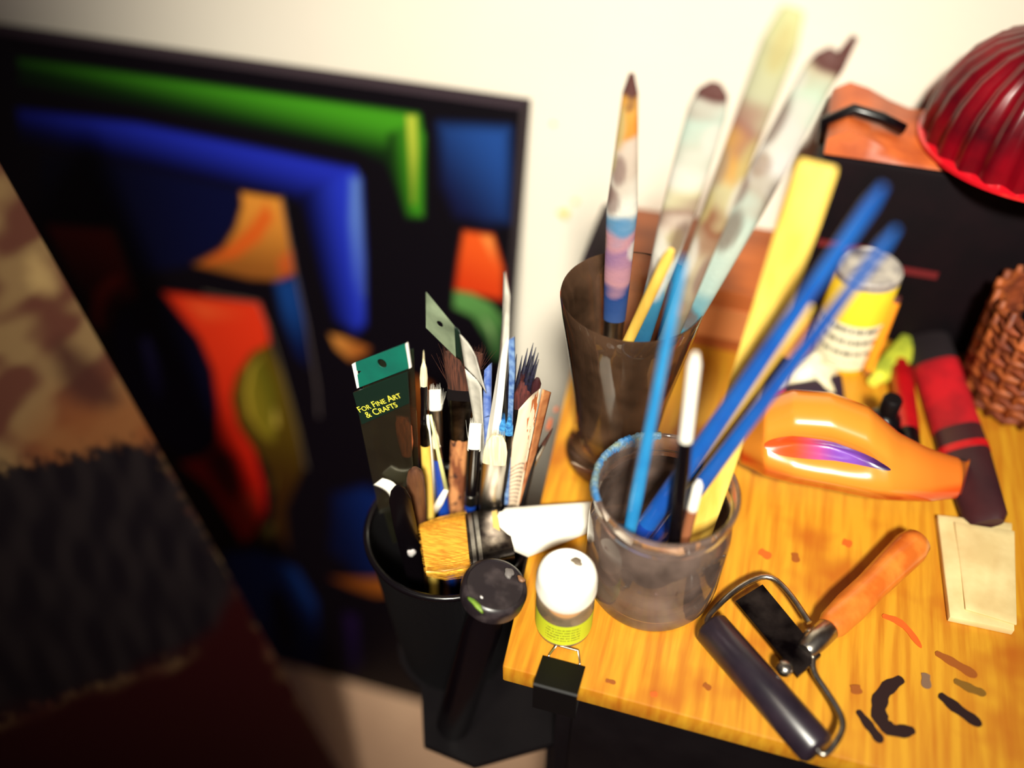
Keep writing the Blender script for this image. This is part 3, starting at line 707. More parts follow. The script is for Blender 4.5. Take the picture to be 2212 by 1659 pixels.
# sky-blue tufts
for lb, low, tip, ty in (('little brush with sky blue tuft left of the printed sleeve', (1076, 1100), (1087, 905), .104), ('little brush with sky blue tuft tucked against the printed sleeve', (1092, 1095), (1101, 903), .098)):
    cbrush(lb, low, tip, [('handle', M_black, [(None, 5, 5), (1000, 8, 8), (965, 9, 8)]), ('ferrule', M_darksteel, [(966, 9, 8), (938, 9, 7)]), ('bristles', M_blue_br, [(940, 9, 6), (920, 9, 5), ('tip', 3, 2)], 2, 60)], .7, ty)
# brown handle end at the left
cbrush('stubby brown wooden handle with rounded end beside the clear sleeve', (905, 1120), (896, 1012), [('handle', mat('brown_handle_wood', (110, 70, 44), .45, c2=(70, 42, 30), scale=160, stretch=(1, 1, .2)), [(None, 12, 10), (1090, 20, 14), (1035, 20, 14), (1018, 15, 11), ('tip', 7, 6)])], .62, .075)
# spiky navy brush
B, T = np.array([-.046, .124, -.135]), aty(1138, 770, .127)
r, o, (a_, w_, t_, Ln) = rod('fan_brush', 'old brush with spiky stiff navy black bristles fanning towards the wall', 'brush', B, T,
    [('handle', M_black, [(0, 5, 5), (.55, 9, 8), (.62, 10, 8)]), ('ferrule', M_darksteel, [(.62, 10, 8), (.72, 15, 6)])], GRP)
g = G()
P0 = B + (T - B) * .71; PX = depth(P0) / FPX
for tx, ty, w0 in ((1106, 742, 2.2), (1116, 765, 2.4), (1128, 768, 2.6), (1140, 752, 3.0), (1152, 741, 3.2), (1158, 750, 3.2), (1163, 762, 3.0), (1164, 776, 2.6), (1156, 790, 2.6), (1146, 800, 2.4), (1134, 790, 2.8), (1150, 768, 3.2)):
    q = rnd.uniform(-1, 1); u = (tx - 1132) / 34
    s_ = P0 + w_ * u * 9 * PX + t_ * q * 4 * PX
    e = aty(tx, ty, T[1] + q * .003); m = s_ * .45 + e * .55 - w_ * 5 * PX
    v, f = tube([s_, s_ * .6 + m * .4, m, e], .001, 5, [.0014, .0007 * w0, .0008 * w0, .0002]); g.add(v, f)
mesh('bristles', g.v, g.f, M_navy_br, r)

# printed paper sleeve (beige, text) around a brush
def printmat(name, base, ink, nl, u0, u1, v0, v1, stain=None):
    m, t, b = newmat(name); L = t.links; b.inputs['Roughness'].default_value = .6
    tc = t.nodes.new('ShaderNodeTexCoord'); sp = t.nodes.new('ShaderNodeSeparateXYZ'); L.new(tc.outputs['UV'], sp.inputs[0])
    def mth(op, a, b_=None):
        n = t.nodes.new('ShaderNodeMath'); n.operation = op
        for i, q in enumerate((a, b_)):
            if q is None: continue
            if isinstance(q, (int, float)): n.inputs[i].default_value = q
            else: L.new(q, n.inputs[i])
        return n.outputs[0]
    x, y = sp.outputs[0], sp.outputs[1]
    fr = mth('FRACT', mth('MULTIPLY', y, nl)); line = mth('LESS_THAN', mth('ABSOLUTE', mth('SUBTRACT', fr, .5)), .2)
    cb_ = t.nodes.new('ShaderNodeCombineXYZ'); L.new(mth('MULTIPLY', x, 34), cb_.inputs[0]); L.new(mth('FLOOR', mth('MULTIPLY', y, nl)), cb_.inputs[1])
    n = t.nodes.new('ShaderNodeTexNoise'); n.inputs['Scale'].default_value = 1.0; n.inputs['Detail'].default_value = 0; L.new(cb_.outputs[0], n.inputs['Vector'])
    ink_f = mth('MULTIPLY', line, mth('GREATER_THAN', n.outputs['Fac'], .44))
    for lo, q in ((u0, x), (v0, y)): ink_f = mth('MULTIPLY', ink_f, mth('GREATER_THAN', q, lo))
    for hi, q in ((u1, x), (v1, y)): ink_f = mth('MULTIPLY', ink_f, mth('LESS_THAN', q, hi))
    mx = t.nodes.new('ShaderNodeMix'); mx.data_type = 'RGBA'; mx.inputs['A'].default_value = lin(base); mx.inputs['B'].default_value = lin(ink); L.new(mth('MULTIPLY', ink_f, .85), mx.inputs['Factor'])
    out = mx.outputs['Result']
    if stain:
        n2 = t.nodes.new('ShaderNodeTexNoise'); n2.inputs['Scale'].default_value = 6; n2.inputs['Detail'].default_value = 4; L.new(tc.outputs['UV'], n2.inputs['Vector'])
        s = mth('MULTIPLY', mth('GREATER_THAN', n2.outputs['Fac'], .56), mth('GREATER_THAN', mth('ADD', x, mth('MULTIPLY', y, .9)), 1.25))
        m2 = t.nodes.new('ShaderNodeMix'); m2.data_type = 'RGBA'; L.new(out, m2.inputs['A']); m2.inputs['B'].default_value = lin(stain); L.new(s, m2.inputs['Factor']); out = m2.outputs['Result']
    L.new(out, b.inputs['Base Color'])
    return m
ys_ = .108
pc = [aty(1120, 885, ys_ + .004), aty(1168, 838, ys_ + .004), aty(1118, 1100, ys_ - .002), aty(1078, 1102, ys_ - .002)]
ext = [np.array([-.030, .108, -.09]), np.array([-.042, .106, -.09])]
sl = root('paper_sleeve', 'beige printed paper brush sleeve with rust stains in the mesh cup', 'sleeve', (pc[3] + pc[2]) / 2, GRP)
v, f, uv = sheet([pc[0], pc[1], pc[2], pc[3]], 10, 24, .0009, lambda u, w: .0035 * math.sin(math.pi * u) + .0012 * math.sin(w * 9 + u * 5) * (1 - w))
mesh('printed_front', v, f, printmat('printed_paper', (224, 200, 172), (90, 66, 66), 26, .12, .88, .04, .42, (176, 92, 40)), sl, uvs=uv)
v, f, uv = sheet([pc[3], pc[2], ext[0], ext[1]], 6, 6, .0009); mesh('sleeve_foot', v, f, M_paper, sl)
v, f, uv = sheet([pc[1] + np.array([.001, .002, -.003]), pc[1] + np.array([.0045, .008, -.010]), pc[2] + np.array([.003, .005, 0]), pc[2] + np.array([.0006, .001, 0])], 4, 20, .0008)
mesh('folded_side', v, f, mat('rusty_paper', (190, 128, 80), .6, c2=(150, 80, 40), scale=90), sl)

# teal carded sleeve with its brush
CP0 = aty(762, 785, .098); CPn = unit(np.cross(aty(880, 740, .098) - CP0, aty(822, 1060, .084) - CP0))
def onc(px, py): return atpl(px, py, CP0, CPn)
if CPn @ (CAM - CP0) < 0: CPn = -CPn
ck = root('carded_brush_pack', 'clear brush packet with teal hang card reading FOR FINE ART & CRAFTS', 'packet', onc(850, 1060), GRP)
def cquad(name, pts, m, off, th, nu=6, nv=8, uvq=True, label=None):
    P = [onc(*p) + CPn * off for p in pts]; v, f, uv = sheet(P, nu, nv, th); return mesh(name, v, f, m, ck, uvs=uv, smooth=False, label=label)
# header card with a punched hole
def holed(name, quad, hole, hr, m, off, th, parent, mapf, nrm):
    o = [mapf(*p) + nrm * off for p in quad]; c = mapf(*hole) + nrm * off; n = 96
    ux = unit(o[1] - o[0]); uy = unit(np.cross(nrm, ux)); pts = []; hol = []
    for k in range(n):
        t = 2 * math.pi * k / n; d = ux * math.cos(t) + uy * math.sin(t); hol.append(c + d * hr)
        best = 1e9
        for a_, b_ in zip(o, o[1:] + o[:1]):
            e = b_ - a_; A = np.array([d, -e]).T; s = np.linalg.lstsq(A, a_ - c, rcond=None)[0]
            if s[0] > 0 and -1e-6 <= s[1] <= 1 + 1e-6: best = min(best, s[0])
        pts.append(c + d * best)
    for q in o:   # snap nearest outline vertex to each corner
        i = min(range(n), key=lambda i: np.linalg.norm(pts[i] - q)); pts[i] = q
    v = pts + hol + [p - nrm * th for p in pts] + [p - nrm * th for p in hol]; f = []
    for k in range(n):
        j = (k + 1) % n
        f += [(k, j, n + j, n + k), (2 * n + k, 3 * n + k, 3 * n + j, 2 * n + j), (k, 2 * n + k, 2 * n + j, j), (n + k, n + j, 3 * n + j, 3 * n + k)]
    return mesh(name, v, f, m, parent, smooth=False)
holed('hang_card', [(769, 782), (877, 741), (885, 794), (777, 836)], (826, 784), .0030, M_green, .0006, .0009, ck, onc, CPn)
cquad('card_border', [(761, 786), (769, 782), (777, 836), (772, 838)], M_white, .0006, .0010, 1, 1)
cquad('card_border', [(876, 742), (881, 739), (889, 793), (884, 795)], M_white, .0006, .0010, 1, 1)
cquad('print_band', [(772, 838), (889, 793), (893, 860), (791, 906)], M_card, .0054, .0006, 1, 1)
cquad('clear_sleeve', [(772, 838), (889, 793), (902, 1090), (826, 1100)], M_film, .0042, .0003, 6, 14)
cquad('sleeve_back', [(768, 800), (886, 760), (902, 1090), (826, 1100)], M_film, -.0040, .0003, 6, 14)
cquad('sleeve_lower', [(826, 1100), (902, 1090), (900, 1160), (848, 1175)], M_film, -.0005, .0003, 4, 4)
def text_on(body, size, px, px2, m, off, parent, mapf, nrm):
    cu = bpy.data.curves.new('print', 'FONT'); cu.body = body; cu.size = size; cu.extrude = .00003; cu.small_caps_scale = .78; cu.offset = .00004
    for i in range(len(body)): cu.body_format[i].use_small_caps = True
    o = bpy.data.objects.new('print', cu); col.objects.link(o); dg = bpy.context.evaluated_depsgraph_get(); dg.update()
    me = bpy.data.meshes.new_from_object(o.evaluated_get(dg)); bpy.data.objects.remove(o)
    a_, b_ = mapf(*px), mapf(*px2); ux = unit(b_ - a_); uy = unit(np.cross(nrm, ux))
    V = np.array([q.co[:] for q in me.vertices]); k = np.linalg.norm(b_ - a_) / (V[:, 0].max() - V[:, 0].min()); V[:, 0] -= V[:, 0].min()
    P = [a_ + ux * q[0] * k + uy * q[1] * k * .86 + nrm * (off + q[2]) for q in V]
    fs = [list(p.vertices) for p in me.polygons]; bpy.data.meshes.remove(me)
    return mesh('printed_words', P, fs, m, parent, smooth=False)
text_on('For Fine Art', .01, (789, 878), (879, 845), M_gilt, .0064, ck, onc, CPn)
text_on('& Crafts', .01, (805, 890), (871, 865), M_gilt, .0064, ck, onc, CPn)
def packrod(nm, m, pts, hw, ht, pw=2, ns=0):
    P = [onc(*p) + CPn * .0010 for p in pts]; d = unit(P[-1] - P[0]); w = unit(np.cross(d, CPn)); rings = []
    for p, a_, b_ in zip(P, hw, ht): q = depth(p) / FPX; rings.append(ring(p, w, CPn, a_ * q, b_ * q, 14, pw))
    v, f = loft(rings); g = G().add(v, f)
    if ns: q = depth(P[0]) / FPX; strands(g, P[0], d, w, CPn, 0, np.linalg.norm(P[-1] - P[0]) * 1.02, hw[0] * q, ht[0] * q, hw[-1] * q * 1.4, ht[-1] * q, ns)
    return mesh(nm, g.v, g.f, m, ck, auto=40)
packrod('bristles', M_red_br, [(880, 982), (877, 950), (873, 915), (870, 900)], [11, 19, 20, 10], [7, 9, 8, 3], 2.2, 160)
packrod('ferrule', M_blackplastic, [(888, 1030), (880, 978)], [8, 11], [7, 7])
packrod('handle', M_black, [(905, 1120), (888, 1028)], [7, 8], [6, 7])

# translucent hang tags / sleeves
TP0 = aty(921, 632, .118); TPn = unit(np.cross(aty(982, 706, .114) - TP0, aty(1050, 1000, .111) - TP0))
if TPn @ (CAM - TP0) < 0: TPn = -TPn
def ont(px, py): return atpl(px, py, TP0, TPn)
tg = root('clear_hang_sleeve', 'pale green translucent hang tag with punched hole sticking up from the cup', 'sleeve', ont(1045, 1100), GRP)
holed('hang_tag', [(920, 632), (981, 706), (985, 772), (920, 708)], (950, 700), .0022, M_filmg, 0, .0005, tg, ont, TPn)
def tquad(name, pts, m, off=0, th=.0004): 
    P = [ont(*p) + TPn * off for p in pts]; v, f, uv = sheet(P, 5, 10, th, lambda u, w: .0012 * math.sin(math.pi * u)); return mesh(name, v, f, m, tg)
tquad('dark_strip', [(981, 706), (994, 722), (1000, 792), (985, 772)], M_card)
tquad('upper_film', [(993, 722), (1028, 772), (1050, 850), (1004, 796)], M_filmw)
tquad('lower_film', [(1004, 796), (1040, 838), (1048, 1010), (1040, 1010)], M_filmw)
tquad('foot_film', [(1040, 1010), (1048, 1010), (1056, 1130), (1046, 1130)], M_filmw)

bl = root('white_plastic_sleeve', 'tall bright white plastic sleeve tapering to a clear point above the cup', 'sleeve', aty(1058, 1090, .09), GRP)
bp = [(1092, 588, .120), (1102, 640, .119), (1100, 720, .116), (1088, 860, .112), (1072, 1000, .109), (1062, 1100, .107)]
bq = [(1090, 590, .120), (1086, 680, .119), (1078, 780, .116), (1058, 900, .112), (1042, 1000, .109), (1040, 1100, .107)]
A_ = [aty(*p) for p in bp]; B_ = [aty(*p) for p in bq]
vv = []; ff = []
for i in range(len(A_)):
    md = (A_[i] + B_[i]) / 2 + np.array([0, -.004 if i > 1 else -.001, .001])
    vv += [B_[i], md, A_[i], (A_[i] + B_[i]) / 2 + np.array([0, .002, 0])]
for i in range(len(A_) - 1):
    for j in range(4): ff.append((i * 4 + j, i * 4 + (j + 1) % 4, (i + 1) * 4 + (j + 1) % 4, (i + 1) * 4 + j))
mesh('clear_point', vv[:12], [q for q in ff if max(q) < 12] + [(0, 1, 2, 3)], M_filmw, bl, smooth=False)
k2 = [q for q in ff if min(q) >= 8]; mesh('white_body', vv[8:], [[i - 8 for i in q] for q in k2] + [(0, 1, 2, 3), tuple(len(vv) - 8 - 4 + j for j in range(4))], M_white, bl, smooth=False)

# blue plastic tag behind
P = [aty(1046, 800, .12), aty(1062, 785, .12), aty(1060, 900, .118), aty(1042, 905, .118)]
v, f, uv = sheet(P, 4, 8, .0008, lambda u, w: .002 * math.sin(math.pi * u)); v2, f2, _ = sheet([P[3], P[2], aty(1056, 1110, .11), aty(1046, 1110, .11)], 2, 6, .0008)
g = G().add(v, f).add(v2, f2); mesh('plastic_tag', g.v, g.f, mat('blue_grey_plastic', (66, 96, 170), .3, c2=(130, 150, 200), scale=160), smooth=False, label='blue plastic tag half hidden behind the white plastic sleeve', cat='tag', group=GRP)
P = [aty(1098, 735, .116), aty(1110, 728, .116), aty(1112, 800, .112), aty(1100, 810, .112)]
v, f, uv = sheet(P, 3, 6, .0008); v2, f2, _ = sheet([P[3], P[2], aty(1098, 1090, .104), aty(1090, 1090, .104)], 2, 6, .0008); g = G().add(v, f).add(v2, f2)
mesh('plastic_tag', g.v, g.f, mat('pale_blue_plastic', (120, 150, 190), .3, c2=(60, 90, 150), scale=260), smooth=False, label='slim pale blue plastic strip right of the white plastic sleeve', cat='tag', group=GRP)

# bent white strip
def strip(pts, hw, m, th=.0010):
    g = G()
    rings = []
    for i, (p, h) in enumerate(zip(pts, hw)):
        p = np.asarray(p); d = unit(pts[min(i + 1, len(pts) - 1)] - pts[max(0, i - 1)]); t = unit(CAM - p); w = unit(np.cross(d, t)); t = np.cross(w, d)
        q = depth(p) / FPX; rings.append(ring(p, w, t, h * q, th, 8, 4))
    return loft(rings)
bs = root('bent_strip', 'white folded plastic strip bent into a V in front of the blue handle', 'strip', aty(938, 1105, .097), GRP)
v, f = strip([aty(924, 897, .104), aty(931, 1000, .101), aty(936, 1104, .098)], [3, 5, 6], M_white); mesh('long_arm', v, f, M_white, bs)
v, f = strip([aty(930, 897, .1025), aty(948, 985, .100), aty(964, 1058, .097)], [3, 4, 5], M_white); mesh('tinted_arm', v, f, mat('pale_lime_plastic', (228, 228, 150), .35), bs)
v, f = strip([aty(964, 1058, .0965), aty(950, 1085, .095), aty(938, 1106, .0945)], [5, 8, 7], M_white); mesh('folded_end', v, f, M_white, bs)
# black palette scraper with white dab, white tag end
B, T = cupline((893, 1225), (858, 1050), .6, .055)
r, o, fr = rod('palette_scraper', 'glossy black curved plastic scraper with white paint dab at the cup rim', 'scraper', B, T,
    [('blade', M_blackplastic, [(0, 12, 4), (.55, 20, 6), (.8, 25, 7), (.93, 24, 7), (.98, 16, 5), (1, 6, 3)], 2.4)], GRP)
P = [aty(876, 1176, T[1] - .002), aty(893, 1172, T[1] - .002), aty(894, 1205, T[1] - .004), aty(884, 1210, T[1] - .004)]
def blob(c, ax, ay, hx, hy, n=18, seed=1, h=.0007, nrm=None):
    r = random.Random(seed); ph = [r.random() * 6.28 for _ in range(3)]; nrm = unit(np.cross(ax, ay)) if nrm is None else nrm; R0 = []; R1 = []
    for k in range(n):
        t = 6.2832 * k / n; q = 1 + .16 * math.sin(2 * t + ph[0]) + .12 * math.sin(3 * t + ph[1]) + .08 * math.sin(5 * t + ph[2])
        d = ax * math.cos(t) * hx * q + ay * math.sin(t) * hy * q; R0.append(c + d - nrm * .0004); R1.append(c + d * .75 + nrm * h)
    return loft([np.array(R0), np.array(R1)])
s_ = .62; pc_ = B + (T - B) * s_
def near_row(B, T, y):
    ss = np.linspace(0, 1, 201); return B + (T - B) * ss[int(np.argmin([abs(proj(B + (T - B) * s)[1] - y) for s in ss]))]
pc_ = near_row(B, T, 1190); q = depth(pc_) / FPX; a_, w_, t_, Ln = fr; t_ = t_ if t_ @ (CAM - pc_) > 0 else -t_
v, f = blob(pc_ + t_ * 6.5 * q + w_ * 2 * q, w_, a_, 9 * q, 17 * q, seed=4, nrm=t_); mesh('paint_dab', v, f, M_whitepaint, r)
P = [aty(806, 1048, .076), aty(824, 1034, .076), aty(858, 1062, .069), aty(846, 1084, .069)]
v, f, uv = sheet(P, 6, 6, .0012, lambda u, w: .003 * math.sin(math.pi * w)); P2 = [P[3], P[2], atz(880, 1130, -.06), atz(866, 1135, -.06)]; v2, f2, _ = sheet(P2, 4, 6, .0012)
g = G().add(v, f).add(v2, f2); mesh('plastic_tab', g.v, g.f, M_white, label='small white plastic tab curling over the left rim of the cup', cat='tab', group=GRP)

# ------------------------------------------------------------------ flat white-handled brush lying across
ZB = .0085
def onb(px, py, z=ZB): return atz(px, py, z)
fb = root('flat_wash_brush', 'wide flat brush with golden bristles and white handle lying on its side', 'brush', onb(1060, 1160, 0))
ax0 = (onb(905, 1140) + onb(920, 1240)) / 2; ax1 = (onb(1278, 1096) + onb(1280, 1146)) / 2
def bar(name, m, secs, hts, pw=4.0, n=20, ns=0):
    """secs: pixel pairs (upper edge, lower edge)"""
    rings = []
    for (p, q), h in zip(secs, hts):
        a_, b_ = onb(*p), onb(*q); c = (a_ + b_) / 2; ax = a_ - c
        rings.append(ring(c, ax / np.linalg.norm(ax), np.array([0, 0, 1.]), np.linalg.norm(ax), h, n, pw))
    v, f = loft(rings); g = G().add(v, f)
    if ns:
        for _ in range(ns):
            u = rnd.uniform(-1, 1); k = rnd.choice((1, 1, 1, -1, 0)); t0 = rnd.uniform(0, .3); P = []
            jit = rnd.gauss(0, .06)
            for i, ((p, q), h) in enumerate(zip(secs, hts)):
                a_, b_ = onb(*p), onb(*q); P.append((a_ + b_) / 2 + (a_ - b_) / 2 * max(-1.06, min(1.06, u + jit * i / len(secs))) + np.array([0, 0, h * k * rnd.uniform(.6, 1.05)]))
            d = unit(P[0] - P[1]); P[0] = P[0] + d * rnd.uniform(-.004, .0015); v, f = tube(P, .00013, 3); g.add(v, f)
    return mesh(name, g.v, g.f, m, fb, auto=40)
bar('bristles', M_gold_br, [((906, 1138), (921, 1240)), ((950, 1126), (962, 1242)), ((1008, 1116), (1018, 1232))], [.0035, .0052, .0055], 3, 20, 420)
bar('ferrule', M_darksteel, [((1004, 1117), (1016, 1234)), ((1030, 1110), (1048, 1226)), ((1088, 1100), (1112, 1208))], [.0062, .0062, .0060], 5)
for x in (0.12, .26):
    a_ = np.array([1004, 1117]) * (1 - x) + np.array([1088, 1100]) * x; b_ = np.array([1016, 1234]) * (1 - x) + np.array([1112, 1208]) * x
    c = np.array([4, -1]); bar('crimp', M_steel, [(tuple(a_ - c), tuple(b_ - c)), (tuple(a_ + c), tuple(b_ + c))], [.0068, .0068], 5)
bar('handle', M_white, [((1070, 1107), (1080, 1172)), ((1092, 1103), (1142, 1198)), ((1160, 1098), (1182, 1182)), ((1280, 1090), (1284, 1140)), ((1345, 1090), (1347, 1118))], [.0060, .0072, .0072, .0062, .005], 3.4)
bar('handle_collar', mat('gold_collar', (214, 176, 96), .4), [((1062, 1110), (1066, 1164)), ((1072, 1106), (1082, 1174))], [.0063, .0063], 4)

# ------------------------------------------------------------------ black-lidded bottle
LZ = .034; lc = atz(1070, 1262, LZ); bb = np.array([lc[0] - .030, lc[1] - .008, CZ0])
bt = root('black_paint_bottle', 'black bottle with scuffed round black lid wedged against the table edge', 'bottle', bb)
axb = unit(lc - bb); LB = np.linalg.norm(lc - bb)
v, f = lathe([(.0105, 0), (.0118, .004), (.0118, LB - .045), (.0108, LB - .034), (.0095, LB - .024), (.0095, LB - .012)], bb, 32, axis=axb); mesh('body', v, f, M_blackplastic, bt, auto=40)
v, f = lathe([(.0150, LB - .0135), (.0188, LB - .0115), (.0192, LB - .004), (.0182, LB - .001), (.0165, LB), (.0160, LB - .0009), (.0135, LB - .0012), (.004, LB - .0004)], bb, 48, axis=axb)
lid = mesh('lid', v, f, mat('scuffed_black_lid', (30, 24, 28), .34, c2=(58, 50, 52), scale=90, lo=.52, hi=.72), bt, auto=50)
lx = unit(np.cross([0, 1., 0], axb)); ly = np.cross(axb, lx)
def onlid(px, py): return atpl(px, py, lc, axb)
for (px, py, hx, hy, m, sd) in ((1028, 1305, 8, 22, M_greenpaint, 3), (1100, 1237, 12, 14, mat('grey_scuff', (104, 98, 96), .5), 5), (1126, 1250, 6, 13, mat('brown_scuff', (124, 86, 58), .5), 6), (1040, 1290, 3, 4, M_whitepaint, 8)):
    c = onlid(px, py); q = depth(c) / FPX; d1 = unit(onlid(px + 33, py + 35) - c); d2 = np.cross(axb, d1)
    v, f = blob(c, d1, d2, hy * q, hx * q, seed=sd, h=.0006, nrm=axb); mesh('paint_fleck', v, f, m, lid)

# ------------------------------------------------------------------ small paint pot with white cap
pb = np.array([.0265, .0365, 0.0]); pt = root('paint_pot', 'small clear paint pot with ribbed white cap and lime label', 'paint pot', pb)
v, f = lathe([(.0150, 0), (.0162, .0015), (.0166, .004), (.0166, .031), (.0160, .034), (.0148, .036)], pb, 56); mesh('pot', v, f, M_clearcap, pt, auto=40)
v, f = lathe([(.0140, .002), (.0156, .004), (.0156, .029), (.012, .030)], pb, 48); mesh('paint_fill', v, f, mat('ochre_paint_fill', (206, 160, 96), .4), pt, auto=40)
a0 = np.arange(56) * 2 * math.pi / 56; vv = []; uv = []
for h in (.0045, .0235):
    for t in a0: vv.append(pb + np.array([math.cos(t) * .01672, math.sin(t) * .01672, h])); uv.append((((t / 6.2832 + .722) % 1.0) * 3 - 1.0, (h - .0045) / .019))
mesh('label', vv, [(j, (j + 1) % 56, 56 + (j + 1) % 56, 56 + j) for j in range(56)], printmat('lime_label_print', (192, 204, 36), (110, 110, 30), 7, .2, .8, .2, .9), pt, uvs=uv)
rib = lambda t, h: (.034 if int(t / (2 * math.pi) * 128 + .5) % 2 else 0.0) if .039 < h < .0495 else 0.0
v, f = lathe([(.0160, .0355), (.0166, .037), (.0166, .0395), (.0164, .049), (.0163, .0505), (.0156, .0535), (.0140, .0548), (.0132, .0542), (.004, .0543)], pb, 128, rib=rib)
cp = mesh('cap', v, f, M_white, pt, auto=40)
c = atz(1246, 1212, .0545); q = depth(c) / FPX; v, f = blob(c, np.array([1., 0, 0]), np.array([0, 1., 0]), 13 * q, 11 * q, seed=12, h=.0004); mesh('paint_fleck', v, f, mat('grey_paint_fleck', (110, 96, 80), .5), cp)

# ------------------------------------------------------------------ binder clip on the front edge
bc = root('binder_clip', 'black binder clip gripping the front edge of the table top', 'clip', (.033, 0, 0))
x0, x1 = atz(1163, 1450)[0], atz(1256, 1475)[0]
prof = [(-.0075, .0045), (.0125, .0006), (.0126, .0012), (-.0075, .0058), (-.0086, .005), (-.0086, -.0205), (-.0075, -.0215), (.0126, -BT - .0012), (.0125, -BT - .0004), (-.0070, -.0203)]
v = [(x0, y, z) for y, z in prof] + [(x1, y, z) for y, z in prof]; k = len(prof)
f = [(i, (i + 1) % k, (i + 1) % k + k, i + k) for i in range(k)] + [tuple(range(k)), tuple(range(2 * k - 1, k - 1, -1))]
mesh('spring_body', v, f, mat('black_clip_enamel', (8, 6, 7), .5, spec=.2), bc, smooth=False)
xm = (x0 + x1) / 2
for zz, s in ((.0018, 1), (-BT - .0018, -1)):
    w_ = [(xm - .009, .0125, zz), (xm - .009, .0135, zz), (xm - .0065, .022, zz + .0006 * s), (xm - .006, .0275, zz + .0006 * s), (xm - .004, .0305, zz + .0006 * s), (xm + .004, .0305, zz + .0006 * s), (xm + .006, .0275, zz + .0006 * s), (xm + .0065, .022, zz + .0006 * s), (xm + .009, .0135, zz), (xm + .009, .0125, zz)]
    w_ = [(a_, b_ if s > 0 else b_, c_) for a_, b_, c_ in w_]
    if s > 0: w_ = [(a_, min(b_, .0205 + (b_ - .0125) * .0), c_) if b_ > .0205 else (a_, b_, c_) for a_, b_, c_ in w_]
    v, f = tube(w_, .0006, 6); mesh('wire_handle', v, f, M_steel, bc)

# ------------------------------------------------------------------ tall tumbler and its brushes
TC = np.array([.0275, .176]); TRIM = .140
tm = root('glass_tumbler', 'tall smoky footed glass holding big paint-smeared brushes', 'glass', (TC[0], TC[1], 0))
v, f = lathe([(.0315, 0), (.0335, .002), (.0335, .007), (.0305, .013), (.0272, .019), (.0272, .030), (.0305, .060), (.0360, .095), (.0410, .125), (.0428, TRIM - .001), (.0424, TRIM + .0006), (.0414, TRIM - .001), (.0396, .125), (.0346, .095), (.0290, .060), (.0258, .030), (.0250, .016)], (TC[0], TC[1], .0002), 64)
mesh('glass_wall', v, f, M_tumbler, tm, auto=50)
GT = 'brushes in the tall tumbler'
def trod(label, low, tip, parts, frac=.8, tipy=None, name='paintbrush', rb=.015, cat='brush', spin=0.): 
    B, T = LINES[label] if label in LINES else stick_line(low, tip, TC, rb, .0175, .040, TRIM, frac, tipy); B, T = np.array(B, float), np.array(T, float); PXL[label] = (low, tip, tipy); return rod(name, label, cat, B, T, parts, GT, spin)
M_smear1 = vcmat('smeared_handle_paint', .45, .4, .1, .15, 400)
W1, W2, BL, PK, GY, OR = (242, 238, 226), (226, 206, 190), (96, 150, 190), (206, 150, 160), (150, 128, 112), (232, 150, 60)
dk = (104, 66, 62)
trod('brush handle with orange tip and pink, white and blue smears, leftmost in the tall glass', (1330, 640), (1364, 160),
     [('bristles', M_navy_br, [(0, 10, 6), (.12, 22, 12), (.24, 22, 12)], 2, 60), ('ferrule', M_steel, [(.24, 23, 13), (.38, 24, 14)]),
      ('handle', M_smear1, [(.36, 24, 15), (.5, 29, 18), (.68, 34, 20), (.8, 27, 16), (.9, 21, 13), (.96, 17, 11), (1, 6, 6)], 2, 0,
       bands([(.36, (60, 90, 150)), (.46, (40, 74, 140)), (.5, PK), (.58, (160, 120, 160)), (.62, PK), (.66, BL), (.70, W1), (.8, (214, 196, 180)), (.85, W2), (.88, OR), (.95, (240, 176, 84)), (.97, dk), (1, dk)], 2, ((.645, .2, .03, (96, 150, 196)), (.74, .8, .03, (250, 250, 246)))))], .5, .18)
trod('broad paint-smeared brush handle with dark rounded end, second in the tall glass', (1425, 600), (1545, 182),
     [('bristles', M_navy_br, [(0, 12, 6), (.2, 26, 12)], 2.4, 60), ('ferrule', M_steel, [(.2, 27, 12), (.36, 22, 12)], 2.6),
      ('handle', M_smear1, [(.35, 20, 13), (.55, 24, 15), (.72, 36, 17), (.88, 42, 18), (.95, 42, 18), (.985, 32, 14), (1, 14, 10)], 2.3, 0,
       bands([(.35, (46, 120, 170)), (.5, (70, 150, 190)), (.56, (216, 226, 220)), (.62, (240, 238, 222)), (.68, W2), (.72, (170, 140, 124)), (.76, (226, 216, 176)), (.80, W1), (.86, (214, 216, 200)), (.92, (206, 226, 212)), (.955, (200, 190, 176)), (.965, dk), (1, dk)], 5, ((.70, .75, .02, (232, 216, 110)), (.66, .9, .015, (110, 74, 80)), (.8, .75, .03, (250, 246, 210)))))], .75, .19)
trod('tall tan and rust smeared brush handle rising past the top, third in the tall glass', (1530, 500), (1712, 20),
     [('bristles', M_maroon, [(0, 10, 6), (.16, 20, 11)], 2, 60), ('ferrule', M_steel, [(.16, 20, 11), (.3, 20, 12)]),
      ('handle', M_smear1, [(.3, 18, 13), (.55, 26, 16), (.75, 34, 18), (.95, 40, 18), (1, 26, 12)], 2, 0,
       bands([(.3, (70, 110, 130)), (.45, (140, 130, 110)), (.55, (206, 190, 160)), (.64, (150, 96, 70)), (.7, (216, 206, 160)), (.76, (226, 170, 90)), (.82, (170, 120, 106)), (.88, (206, 204, 170)), (1, (220, 220, 160))], 8, ((.72, .7, .04, (200, 96, 50)), (.8, .8, .04, (236, 180, 96)))))], .8, .20)
